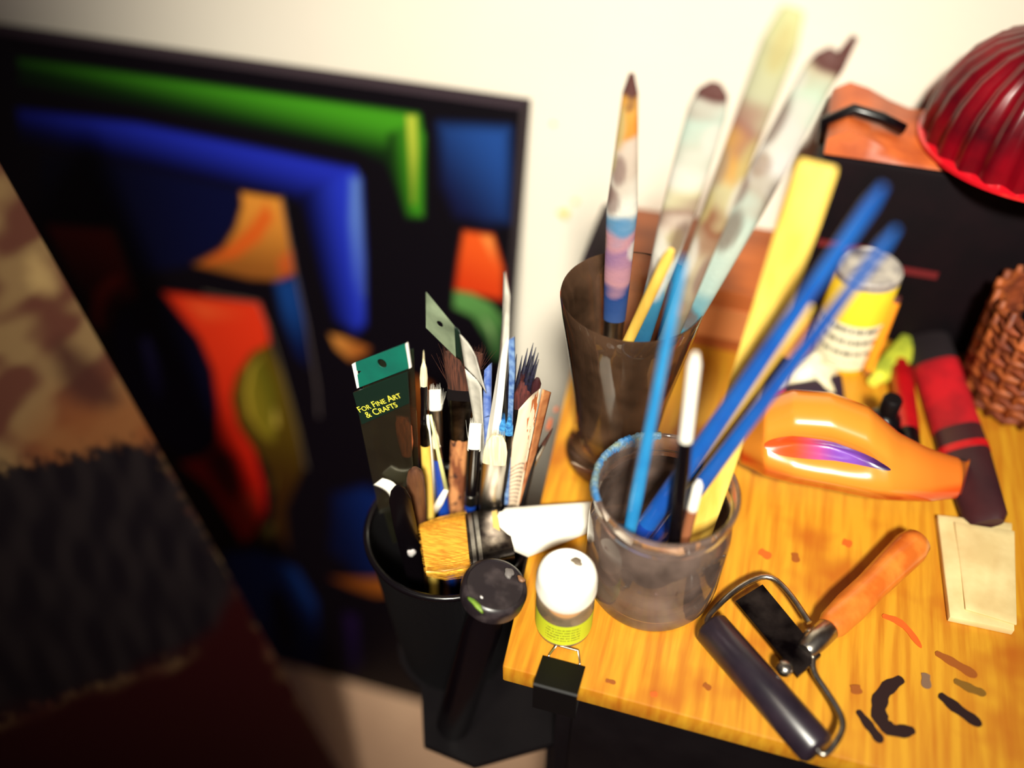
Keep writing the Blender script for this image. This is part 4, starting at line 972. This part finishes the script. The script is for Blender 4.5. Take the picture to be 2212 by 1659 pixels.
trod('white and aqua smeared brush handle with dark rounded end, leaning right in the tall glass', (1500, 680), (1798, 108),
     [('bristles', M_navy_br, [(0, 12, 6), (.14, 26, 11)], 2.4, 60), ('ferrule', M_steel, [(.14, 26, 11), (.28, 24, 12)], 2.6),
      ('handle', M_smear1, [(.28, 22, 14), (.5, 30, 17), (.7, 36, 18), (.88, 38, 18), (.96, 38, 18), (.985, 28, 14), (1, 12, 9)], 2.3, 0,
       bands([(.28, (46, 120, 160)), (.42, (90, 160, 180)), (.5, (190, 214, 206)), (.6, (214, 228, 214)), (.66, (206, 226, 214)), (.72, (196, 186, 170)), (.78, (236, 232, 230)), (.86, (226, 222, 214)), (.92, (206, 226, 204)), (.95, (206, 190, 160)), (.968, dk), (1, dk)], 11, ((.62, .7, .018, (110, 206, 210)), (.76, .95, .05, (150, 124, 110)), (.90, .72, .03, (210, 236, 214)))))], .95, .20)
trod('slender pale yellow brush handle with dark tip, rearmost in the tall glass', (1680, 420), (1846, 80),
     [('bristles', M_navy_br, [(0, 6, 4), (.12, 12, 7)], 2, 30), ('ferrule', M_steel, [(.12, 12, 8), (.22, 12, 8)]), ('handle', M_smear1, [(.22, 11, 9), (.6, 15, 12), (.95, 17, 13), (1, 8, 8)], 2, 0, bands([(.2, (210, 180, 90)), (.9, (240, 226, 140)), (.94, dk), (1, dk)], 14))], .95, .23)
trod('thin tan wooden stick leaning inside the tall glass', (1290, 880), (1450, 540), [('shaft', M_yellowwood, [(0, 10, 9), (.5, 12, 10), (.97, 13, 11), (1, 7, 6)])], .6, .14, name='wooden_stick', cat='stick')
trod('dark blue brush standing deep in the tall glass behind the others', (1440, 900), (1480, 600), [('bristles', M_navy_br, [(0, 10, 7), (.25, 24, 14)], 2, 60), ('ferrule', M_steel, [(.25, 24, 14), (.45, 22, 14)]), ('handle', M_royal, [(.44, 21, 14), (.7, 26, 17), (.95, 20, 14), (1, 9, 8)])], .4, .19)

# ------------------------------------------------------------------ jar and its brushes
JC = np.array([.0695, .0805]); JR = .0895
jr = root('glass_jar', 'squat murky glass jar with blue-stained rim holding blue brushes', 'jar', (JC[0], JC[1], 0))
v, f = lathe([(.030, .0003), (.0365, .002), (.0392, .008), (.0402, .020), (.0405, .058), (.0396, .066), (.0372, .071), (.0366, .074), (.0386, .0755), (.0386, .0775), (.0372, .079), (.0386, .0815), (.0402, .084), (.0404, .0885), (.0392, JR + .0008), (.0376, JR), (.0360, .084), (.0352, .072), (.0378, .064), (.0384, .056), (.0380, .014), (.034, .006), (.01, .005)], (JC[0], JC[1], 0), 72)
mesh('glass_wall', v, f, M_jar, jr, auto=50)
# dried blue paint crust on the back left of the rim
prf = [(.0368, .080), (.0372, .0868), (.0380, .0905), (.0394, .0912), (.0408, .0888), (.0408, .0845), (.0404, .0815)]
na = 70; rows = []; r_ = np.random.RandomState(5)
for i in range(na + 1):
    u = i / na; t = math.radians(104 + 108 * u); e = min(1, 6 * u, 6 * (1 - u)) ; row = []
    for k, (q, z) in enumerate(prf):
        th = (.00025 + .0009 * r_.rand()) * e - .0002; zz = z + (1 - e) * (.0905 - z) * .8 + r_.randn() * .0004 * (k in (0, 6))
        o_ = th if k > 2 else -th * .6
        row.append((JC[0] + (q + o_) * math.cos(t), JC[1] + (q + o_) * math.sin(t), zz + (th if k in (2, 3) else 0)))
    rows.append(row)
kk_ = len(prf); g = G(); g.v = [p for r in rows for p in r]; g.f = [(i * kk_ + k, i * kk_ + k + 1, (i + 1) * kk_ + k + 1, (i + 1) * kk_ + k) for i in range(na) for k in range(kk_ - 1)]
mesh('dried_paint_crust', g.v, g.f, mat('crusted_blue_paint', (44, 110, 170), .5, c2=(120, 132, 112), scale=120, bump=.6, bscale=500), jr)
GJ = 'brushes in the glass jar'
def jrod(label, low, tip, parts, frac=.85, tipy=None, name='paintbrush', cat='brush', rb=.026, spin=0.):
    B, T = LINES[label] if label in LINES else stick_line(low, tip, JC, rb, .0085, .0355, JR, frac, tipy); B, T = np.array(B, float), np.array(T, float); PXL[label] = (low, tip, tipy); return rod(name, label, cat, B, T, parts, GJ, spin)
jrod('slim light blue brush handle, leftmost in the glass jar', (1368, 1110), (1476, 556), [('bristles', M_navy_br, [(0, 5, 5), (.1, 13, 10)], 2, 30), ('ferrule', M_steel, [(.1, 14, 11), (.2, 14, 13)]), ('handle', M_blue2, [(.19, 14, 13), (.35, 16, 15), (.6, 13, 12), (.97, 10, 9), (1, 4, 4)])], .75, .10)
jrod('thick blue brush handle with longest reach to the right', (1430, 1090), (1908, 402), [('bristles', M_navy_br, [(0, 6, 6), (.08, 18, 12)], 2, 30), ('ferrule', M_royal, [(.08, 19, 14), (.2, 22, 18)]), ('handle', M_blue, [(.19, 22, 19), (.35, 21, 19), (.7, 18, 17), (.97, 16, 15), (1, 8, 8)])], .93, .10)
jrod('slightly shorter blue brush handle, lower of the two leaning right', (1470, 1100), (1936, 494), [('bristles', M_navy_br, [(0, 6, 6), (.08, 16, 12)], 2, 30), ('ferrule', M_royal, [(.08, 17, 14), (.22, 19, 17)]), ('handle', M_blue, [(.21, 19, 17), (.4, 17, 16), (.97, 13, 12), (1, 6, 6)])], .93, .075)
jrod('short black brush handle with glossy white end in the jar', (1466, 1090), (1502, 764), [('handle', M_blackplastic, [(0, 8, 8), (.3, 14, 13), (.6, 17, 15), (.72, 15, 14)]), ('white_end', M_white, [(.71, 15, 14), (.85, 14, 13), (.97, 13, 12), (1, 6, 6)])], .6, .085)
jrod('wide flat yellow wooden paint stirrer standing in the jar', (1530, 1080), (1768, 352), [('paddle', M_yellowwood, [(0, 29, 5), (.5, 35, 6), (.9, 43, 7), (.99, 43, 7), (1, 40, 6)], 4)], .9, .13, name='paint_stirrer', cat='stirrer')
jrod('thin yellow wooden brush handle between the two blue ones', (1500, 1010), (1752, 660), [('shaft', M_yellowwood, [(0, 8, 7), (.5, 12, 10), (.97, 12, 10), (1, 6, 5)])], .8, .085, name='wooden_stick', cat='stick')
jrod('dark brush with green band and tan tuft among the blue handles', (1570, 940), (1742, 690), [('handle', M_black, [(0, 8, 8), (.5, 16, 14), (.62, 17, 15)]), ('green_band', mat('green_enamel', (20, 120, 50), .3), [(.6, 17.5, 15.5), (.7, 18, 16)]), ('ferrule', M_blackplastic, [(.69, 17, 15), (.88, 19, 12)]), ('bristles', M_handle, [(.87, 18, 11), (.95, 17, 10), (1, 8, 5)], 2, 50)], .85, .095)
jrod('short brown stick with white end low in the jar', (1478, 1180), (1510, 1040), [('shaft', mat('brown_stick_wood', (150, 92, 60), .5), [(0, 10, 9), (.8, 12, 11)]), ('white_end', M_white, [(.79, 12, 11), (.97, 11, 10), (1, 5, 5)])], .35, .065, name='wooden_stick', cat='stick')

# ------------------------------------------------------------------ brayer
RR = .0105
ra, rb_ = atz(1532, 1352, RR), atz(1768, 1622, RR); by = root('ink_roller', 'black rubber ink roller with metal frame and orange wooden handle', 'roller', (ra + rb_) / 2 * [1, 1, 0])
d = unit(rb_ - ra); Lr = np.linalg.norm(rb_ - ra); up = np.array([0, 0, 1.]); pr = np.cross(up, d)   # pr: sideways, towards the handle
hd = atz(1985, 1165, .012)
if pr @ (hd - ra) < 0: pr = -pr
v, f = lathe([(.004, 0), (.0088, .0002), (RR, .0022), (RR, Lr - .0022), (.0088, Lr - .0002), (.004, Lr)], ra + np.array([0, 0, .0003]), 40, axis=d); mesh('rubber_roll', v, f, M_rubber, by, auto=50)
mid = atz(1775, 1372, .015); g = G()
for pts in ([tuple(ra + d * .002), tuple(ra - d * .004), tuple(atz(1566, 1292, .012)), tuple(atz(1612, 1258, .012)), tuple(atz(1662, 1240, .0125)), tuple(atz(1704, 1278, .0135)), tuple(atz(1748, 1345, .0145))],
            [tuple(rb_ - d * .002), tuple(rb_ + d * .004), tuple(atz(1818, 1588, .012)), tuple(atz(1822, 1552, .012)), tuple(atz(1790, 1500, .0125)), tuple(atz(1752, 1446, .0135)), tuple(atz(1762, 1404, .0145))]):
    v, f = tube(chaikin(np.array(pts), 2, False), .0018, 8); g.add(v, f)
mesh('wire_frame', g.v, g.f, M_steel, by, auto=50)
q0 = [atz(1588, 1304, .011), atz(1722, 1466, .011), atz(1772, 1420, .013), atz(1646, 1268, .013)]
v, f, uv = sheet(q0, 8, 6, .0030); o = mesh('yoke_plate', v, f, mat('grey_plate_steel', (92, 84, 84), .32, 1.0, c2=(26, 20, 26), scale=60, stretch=(1, 1, 1)), by, smooth=False)
for px, py in ((1694, 1446), (1752, 1376)):
    v, f = lathe([(.0030, -.003), (.0046, 0), (.0044, .003), (.002, .0048)], atz(px, py, .014), 20); mesh('rivet', v, f, M_steel, by)
ha = mid - unit(hd - mid) * .004; dh = unit(hd - ha); Lh = np.linalg.norm(hd - ha)
v, f = lathe([(.0045, -.012), (.0058, -.010), (.0066, 0), (.0066, .010), (.0058, .011)], ha, 28, axis=dh); mesh('ferrule', v, f, M_steel, by, auto=50)
sidew = unit(np.cross(dh, up)); vv = []
rings = [ring(ha + dh * (Lh * s), sidew, unit(np.cross(sidew, dh)), h, h, 20) for s, h in ((.10, .0068), (.14, .0084), (.3, .0094), (.5, .0090), (.75, .0100), (.9, .0106), (.97, .0092), (1.0, .0048))]
v, f = loft(rings); mesh('wooden_handle', v, f, M_orangewood, by, auto=50)

# ------------------------------------------------------------------ orange ceramic
oc = root('ceramic_dish', 'orange glazed leaf-shaped ceramic with a purple slit, lying behind the ink roller', 'ceramic', atz(1800, 1060, 0))
top = [(1572, 985), (1590, 945), (1640, 905), (1700, 890), (1780, 896), (1860, 925), (1925, 978), (1985, 1008), (2045, 1028), (2064, 1058)]
bot = [(1572, 1000), (1588, 1040), (1640, 1062), (1700, 1076), (1780, 1090), (1860, 1108), (1925, 1118), (1985, 1122), (2045, 1116), (2064, 1080)]
k10 = np.linspace(0, 1, 10); TPc = np.array(top, float); BTc = np.array(bot, float)
def osurf(sv, a_, dent=True):
    tq = np.array([np.interp(sv, k10, TPc[:, i]) for i in (0, 1)]); bq_ = np.array([np.interp(sv, k10, BTc[:, i]) for i in (0, 1)])
    lo_ = atz(bq_[0], bq_[1], .004); hi_ = aty(tq[0], tq[1], lo_[1] + .022)      # the crest lies a little further back than the foot
    c = (lo_ + hi_) / 2; ax = (hi_ - lo_) / 2; hw = np.linalg.norm(ax); ux = ax / hw; uy = unit(np.cross([1., 0, 0], ux))
    if uy @ (CAM - c) < 0: uy = -uy
    dp = min(.024, hw * .95); p = c + ux * hw * math.cos(a_) + uy * dp * math.sin(a_)
    if dent:
        wS = math.exp(-((sv - .42) / .17) ** 2); dj = (a_ - 1.50) / .30
        k = wS * math.exp(-dj * dj); lip = wS * math.exp(-((dj - 1.9) / .7) ** 2)
        p = p + (c - p) * (.55 * k) + (p - c) * .12 * lip
    return p
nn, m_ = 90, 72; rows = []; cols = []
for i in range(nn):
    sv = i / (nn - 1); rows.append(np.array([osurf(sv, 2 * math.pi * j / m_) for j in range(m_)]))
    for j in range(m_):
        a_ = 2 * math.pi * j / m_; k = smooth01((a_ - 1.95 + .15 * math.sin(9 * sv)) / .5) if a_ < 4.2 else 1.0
        cols.append(L3((216, 130, 42)) * (1 - k) * (1 - .45 * smooth01((sv - .55) / .3)) + L3((200, 68, 20)) * (k + (1 - k) * .45 * smooth01((sv - .55) / .3)))  # lighter top, redder underside: light and shade put into the glaze colour
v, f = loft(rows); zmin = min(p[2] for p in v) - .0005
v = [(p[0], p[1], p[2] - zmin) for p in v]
M_shaded_glaze = vcmat('orange_glaze', .25, .5, .5); mesh('glazed_body', v, f, M_shaded_glaze, oc, colors=cols)
vv = []; cols = []; NR, NT = 9, 40
for i in range(NR + 1):
    for j in range(NT):
        q = max(i / NR, .02); t = 2 * math.pi * j / NT; sv = .42 + .20 * q * math.cos(t); a_ = 1.50 + .27 * q * math.sin(t) * (1 - .35 * math.cos(t))
        p = osurf(sv, a_); cc = osurf(sv, 1.5, False); vv.append(p + unit(CAM - p) * .0006 - np.array([0, 0, zmin]))
        x = smooth01((sv - .33) / .14); y = smooth01((sv - .50) / .09)
        cols.append((L3((222, 74, 26)) * (1 - x) + L3((120, 70, 168)) * x) * (1 - y) + L3((44, 18, 66)) * y)
ff = [(i * NT + j, i * NT + (j + 1) % NT, (i + 1) * NT + (j + 1) % NT, (i + 1) * NT + j) for i in range(NR) for j in range(NT)] + [tuple(range(NT - 1, -1, -1))]
mesh('slit_lining', vv, ff, vcmat('violet_glaze', .25, .5, .4), oc, colors=cols)

# ------------------------------------------------------------------ back row on the table
def upright(px, py, z=0.0): return atz(px, py, z)
# brown wooden box behind the tumbler
YB = .305
xl = aty(1258, 450, YB)[0]; xr = aty(1792, 338, .352)[0] - .010; zt = aty(1330, 440, YB + .09)[2]
bx = root('wooden_box', 'upright brown wooden box with dark end panel behind the tall glass', 'box', ((xl + xr) / 2, YB, 0))
v, f = boxg((xl + .022, YB, 0.0), (xr, YB + .09, zt)); o = mesh('body', v, f, M_brownbox, bx, smooth=False); bevel(o, .002)
v, f = boxg((xl, YB + .001, 0.0), (xl + .0215, YB + .089, zt + .001)); o = mesh('end_panel', v, f, mat('dark_box_end', (26, 12, 22), .6, spec=.2), bx, smooth=False); bevel(o, .004)
v, f = boxg((xl + .03, YB - .003, zt * .25), (xr - .01, YB + .001, zt * .72)); mesh('front_inlay', v, f, mat('pale_box_inlay', (190, 116, 66), .5), bx, smooth=False)
# black case with tan top flap
YC = .352
xa = aty(1792, 338, YC)[0] - .004; zc = aty(1792, 338, YC)[2]; xb = .44
bx = root('black_case', 'black box case with tan leather top under the red fluted bowl', 'case', ((xa + xb) / 2, YC, 0))
v, f = boxg((xa, YC, 0), (xb, YC + .088, zc)); o = mesh('body', v, f, mat('black_case_cloth', (10, 5, 9), .7, c2=(18, 7, 12), scale=30, spec=.12), bx, smooth=False); bevel(o, .004)
zq = aty(1792, 338, YC + .0)[2]
lx_ = aty(2200, 395, YC + .045)[0] - .082 - xa
ht = [(0, .010), (.2 * lx_, .017), (.45 * lx_, .014), (.75 * lx_, .007), (lx_, .003), (.25, .003)]
vv = []
for x, h in ht:
    for y, hh in ((YC + .002, 0), (YC + .006, h), (YC + .082, h), (YC + .086, 0)): vv.append((xa + x, y, zc + .0003 + hh))
ff = []
for i in range(len(ht) - 1):
    for j in range(3): ff.append((i * 4 + j, i * 4 + j + 1, i * 4 + j + 5, i * 4 + j + 4))
    ff.append((i * 4, i * 4 + 4, i * 4 + 7, i * 4 + 3))
ff += [(0, 1, 2, 3), tuple(len(vv) - 4 + j for j in range(4))]
o = mesh('leather_top', vv, ff, M_leather, bx, smooth=True, auto=60)
v, f = tube([(xa - .001, YC + .03, zc - .006), (xa - .003, YC + .03, zc + .010), (xa + .014, YC + .03, zc + .0215), (xa + .034, YC + .03, zc + .018), (xa + .05, YC + .03, zc + .012)], .0042, 10); mesh('strap', v, f, M_blackplastic, bx)
v, f = boxg((xa + .012, YC - .0012, zc * .52), (xa + .05, YC + .001, zc * .56)); mesh('red_stripe', v, f, mat('dull_red_tape', (92, 18, 24), .5), bx, smooth=False)
v, f = boxg((xa + .07, YC - .0012, zc * .44), (xa + .10, YC + .001, zc * .48)); mesh('red_stripe', v, f, bpy.data.materials['dull_red_tape'], bx, smooth=False)
# red fluted bowl upside down on the case
rc = aty(2200, 395, YC + .045); rc[2] = zc + .0036; R_ = .073
flute = lambda t, h: .035 * math.cos(24 * t)
v, f = lathe([(R_, 0), (R_ * 1.0, .004), (R_ * .99, .02), (R_ * .93, .038), (R_ * .82, .054), (R_ * .64, .068), (R_ * .40, .077), (R_ * .18, .080)], rc, 144, rib=flute, cap0=False)
rb2 = root('red_bowl', 'ruby red fluted glass bowl upside down on the black case', 'bowl', rc)
mesh('fluted_dome', v, f, mat('ruby_glass', (122, 2, 18), .3, coat=.15, c2=(60, 0, 10), scale=25, spec=.3), rb2)
v, f = lathe([(R_ * .3, .079), (R_ * .32, .086), (R_ * .27, .088)], rc, 40); mesh('foot_ring', v, f, bpy.data.materials['ruby_glass'], rb2, auto=40)
v, f = lathe([(R_ * 1.03, .0), (R_ * 1.06, .001), (R_ * 1.06, .0035), (R_ * 1.02, .0045)], rc, 72); mesh('rim', v, f, mat('red_rim_glass', (206, 20, 34), .15, coat=.6), rb2, auto=40)
# yellow paint bottle with pale lid and printed label
yb = atz(1812, 800, 0); yh = None
for h in np.linspace(.05, .16, 200):
    if proj((yb[0], yb[1] + .02, h))[1] < 572: yh = h; break
yr = 70 * depth(yb + np.array([0, 0, yh * .6])) / FPX
yb = yb + np.array([0, yr * .8, 0])
yk = root('yellow_paint_can', 'yellow paint can with pale lid and white printed label behind the orange ceramic', 'can', yb)
v, f = lathe([(yr * .97, 0), (yr, .002), (yr, yh * .9), (yr * .96, yh * .92)], yb, 48); mesh('can_body', v, f, mat('yellow_can_paint', (238, 206, 50), .35, c2=(226, 180, 40), scale=20), yk, auto=40)
a0 = np.arange(49) * 2 * math.pi / 48; vv = []; uv = []
for h in (yh * .06, yh * .55):
    for t in a0: vv.append(yb + np.array([math.cos(t) * (yr + .0004), math.sin(t) * (yr + .0004), h])); uv.append((t / 6.2832 * 2.2, (h / yh - .06) / .5))
mesh('label', vv, [(j, j + 1, 50 + j, 49 + j) for j in range(48)], printmat('can_label', (226, 220, 190), (54, 50, 50), 4, .1, 2.0, .15, .95), yk, uvs=uv)
v, f = lathe([(yr * .98, yh * .915), (yr * 1.0, yh * .92), (yr * 1.0, yh * .985), (yr * .94, yh), (yr * .9, yh * .985), (yr * .3, yh * .985)], yb, 48); mesh('lid', v, f, mat('grey_lid', (196, 186, 172), .4, c2=(90, 84, 96), scale=50), yk, auto=40)
# things lying between ceramic and can
def lying(name, label, cat, p0, p1, parts, group=None, z=0.):
    B, T = atz(*p0), atz(*p1); r0 = max(max(q[2] for q in pt[2]) for pt in parts) * depth(B) / FPX
    B = B + np.array([0, 0, r0 + .0004]); T = T + np.array([0, 0, r0 + .0004]); return rod(name, label, cat, B, T, parts, group)
lying('marker_pen', 'red marker with black cap lying behind the orange ceramic tail', 'marker', (1958, 1010), (1938, 800), [('cap', M_blackplastic, [(0, 19, 19), (.04, 24, 24), (.26, 24, 24)]), ('barrel', M_red, [(.25, 25, 25), (.9, 24, 24), (.94, 15, 15), (1, 14, 14)])])
lying('paint_tube', 'black paint tube with red screw cap lying behind the orange ceramic', 'paint tube', (1640, 884), (1815, 866), [('cap', M_red, [(0, 17, 17), (.2, 22, 22), (.26, 22, 22)]), ('neck', M_blackplastic, [(.25, 14, 14), (.3, 14, 14)]), ('tube', mat('black_tube', (44, 30, 42), .4), [(.29, 24, 24), (.34, 30, 26), (.8, 36, 16), (1, 40, 3)])])
lying('paint_tube', 'lime green paint tube lying between the yellow can and the red marker', 'paint tube', (1880, 840), (1975, 745), [('cap', mat('lime_cap', (222, 226, 80), .4), [(0, 12, 12), (.14, 14, 14)]), ('tube', mat('lime_tube', (206, 206, 60), .4, c2=(150, 160, 50), scale=60), [(.13, 18, 16), (.2, 24, 18), (.8, 28, 10), (1, 30, 3)])])
# small black bottle standing
kb = atz(1893, 950, 0); q = depth(kb) / FPX
kk = root('ink_bottle', 'small black ink bottle with yellow dot between ceramic and red marker', 'bottle', kb)
v, f = lathe([(32 * q, 0), (34 * q, .002), (34 * q, .020), (30 * q, .024), (16 * q, .027), (16 * q, .03)], kb, 36); o = mesh('body', v, f, M_blackplastic, kk, auto=40)
v, f = lathe([(19 * q, .0285), (20 * q, .030), (20 * q, .040), (17 * q, .0415)], kb, 32); mesh('cap', v, f, M_black, kk, auto=40)
c = kb + np.array([-18 * q, -28 * q, .012]); v, f = lathe([(10 * q, 0), (9 * q, .0012)], c, 20, axis=(-.5, -.85, 0)); mesh('dot_label', v, f, mat('yellow_dot', (222, 206, 90), .5), kk)
# orange pencil leaning on the can
B = atz(1870, 812, .003); T = aty(1938, 640, yb[1] - yr * .2); 
rod('pencil', 'orange pencil leaning against the yellow can', 'pencil', B, T, [('point', M_handle, [(0, 2, 2), (.1, 10, 10)]), ('shaft', mat('orange_pencil_paint', (230, 140, 30), .35), [(.1, 11, 11), (.94, 11, 11)], 3), ('end_cap', M_maroon, [(.94, 11, 11), (1, 10, 10)])])
# crumpled white rag
def crumple(name, label, cat, px, py, rx, ry, h, m, seed, z=0.):
    c = atz(px, py, z); q = depth(c) / FPX; r = np.random.RandomState(seed); n, k = 40, 14; vv = []
    ph = r.rand(8) * 6.28
    for i in range(k + 1):
        s = i / k; e = math.cos(s * math.pi / 2) ** .6
        for j in range(n):
            t = 6.2832 * j / n
            w = 1 + .16 * math.sin(3 * t + ph[0]) + .12 * math.sin(5 * t + ph[1] + s * 4) + .07 * math.sin(9 * t + ph[2] + s * 7)
            hh = math.sin(s * math.pi / 2) * h * (1 + .22 * math.sin(4 * t + ph[3] + s * 5) * (1 - s)); vv.append((c[0] + math.cos(t) * rx * q * w * e, c[1] + math.sin(t) * ry * q * w * e, z + hh))
    ff = [(i * n + j, i * n + (j + 1) % n, (i + 1) * n + (j + 1) % n, (i + 1) * n + j) for i in range(k) for j in range(n)] + [tuple(range(n - 1, -1, -1)), tuple(k * n + j for j in range(n))]
    return mesh(name, vv, ff, m, label=label, cat=cat)
M_rag = mat('cream_rag', (232, 224, 196), .8, c2=(206, 190, 150), scale=60, bump=.3)
crumple('rag', 'crumpled cream rag between the yellow can and the blue handles', 'rag', 1745, 830, 62, 60, .022, M_rag, 3)
# maroon and red brush roll at the right
B = atz(2122, 1150, 0); T = atz(1985, 720, 0); q = depth(B) / FPX
hB = 26 * q + .0006; B = B + np.array([0, 0, hB]); T = T + np.array([0, 0, hB])
rod('brush_roll', 'long maroon and red cloth brush roll lying at the right side', 'brush roll', B, T,
    [('lower_cloth', M_maroonvinyl, [(0, 34, 14), (.03, 46, 22), (.30, 52, 26), (.42, 50, 26)], 2.6), ('red_cloth', mat('red_cloth', (190, 14, 28), .6, c2=(130, 8, 20), scale=40), [(.41, 51, 26.5), (.75, 48, 26)], 2.6),
     ('upper_cloth', mat('black_cloth', (24, 12, 18), .7), [(.745, 47, 26), (.97, 44, 24), (1, 32, 14)], 2.6), ('tie_cord', M_red, [(.30, 53.5, 27.5), (.33, 53.5, 27.5)], 2.6)])
# folded cream paper towel, right
tw = root('paper_towel', 'folded cream paper towel on the table under the maroon roll', 'paper towel', atz(2090, 1270, 0))
for nm, zz, th, pts in (('folded_pad', .0004, .005, [(2020, 1122), (2180, 1140), (2185, 1372), (2046, 1342)]), ('loose_flap', .0056, .0016, [(2060, 1130), (2190, 1150), (2195, 1352), (2084, 1318)])):
    P = [atz(*p, zz) for p in pts]; n_ = unit(np.cross(P[1] - P[0], P[3] - P[0])); sg = 1 if n_[2] > 0 else -1
    v, f, uv = sheet(P, 14, 14, th * sg, lambda u, w: sg * .0022 * abs(math.sin(4 * u + 2 * w)) * math.sin(math.pi * u) * math.sin(math.pi * w))
    o = mesh(nm, v, f, M_paper, tw); bevel(o, .0006)
# wicker basket at the far right
wc = atz(2168, 905, 0) + np.array([.01, .03, 0]); wr = .042; wh = .085
wk = root('wicker_basket', 'rust brown wicker basket at the right end of the table', 'basket', wc)
M_wick = mat('wicker', (170, 86, 34), .6, c2=(104, 44, 20), scale=90); M_wick2 = mat('dark_wicker', (96, 40, 22), .6, c2=(150, 70, 34), scale=70)
v, f = lathe([(wr * .8, 0), (wr * .84, .003), (wr * .9, wh * .6), (wr * .92, wh - .002), (wr * .86, wh - .002), (wr * .76, .004)], wc, 40); mesh('liner', v, f, M_wick2, wk, auto=40)
for i in range(12):
    z = .005 + i * (wh - .008) / 11; R0 = wr * (.86 + .08 * i / 11)
    pts = [wc + np.array([(R0 + .0018 * math.cos(10 * t + i * math.pi)) * math.cos(t), (R0 + .0018 * math.cos(10 * t + i * math.pi)) * math.sin(t), z]) for t in np.linspace(0, 2 * math.pi, 61)]
    v, f = tube(pts, .0032, 6); mesh('weaver', v, f, M_wick if i % 2 else M_wick2, wk)
for i in range(20):
    t = 2 * math.pi * i / 20; v, f = tube([wc + np.array([math.cos(t) * wr * .90, math.sin(t) * wr * .90, .001]), wc + np.array([math.cos(t) * wr * .99, math.sin(t) * wr * .99, wh + .004])], .0024, 6); mesh('stake', v, f, M_wick, wk)
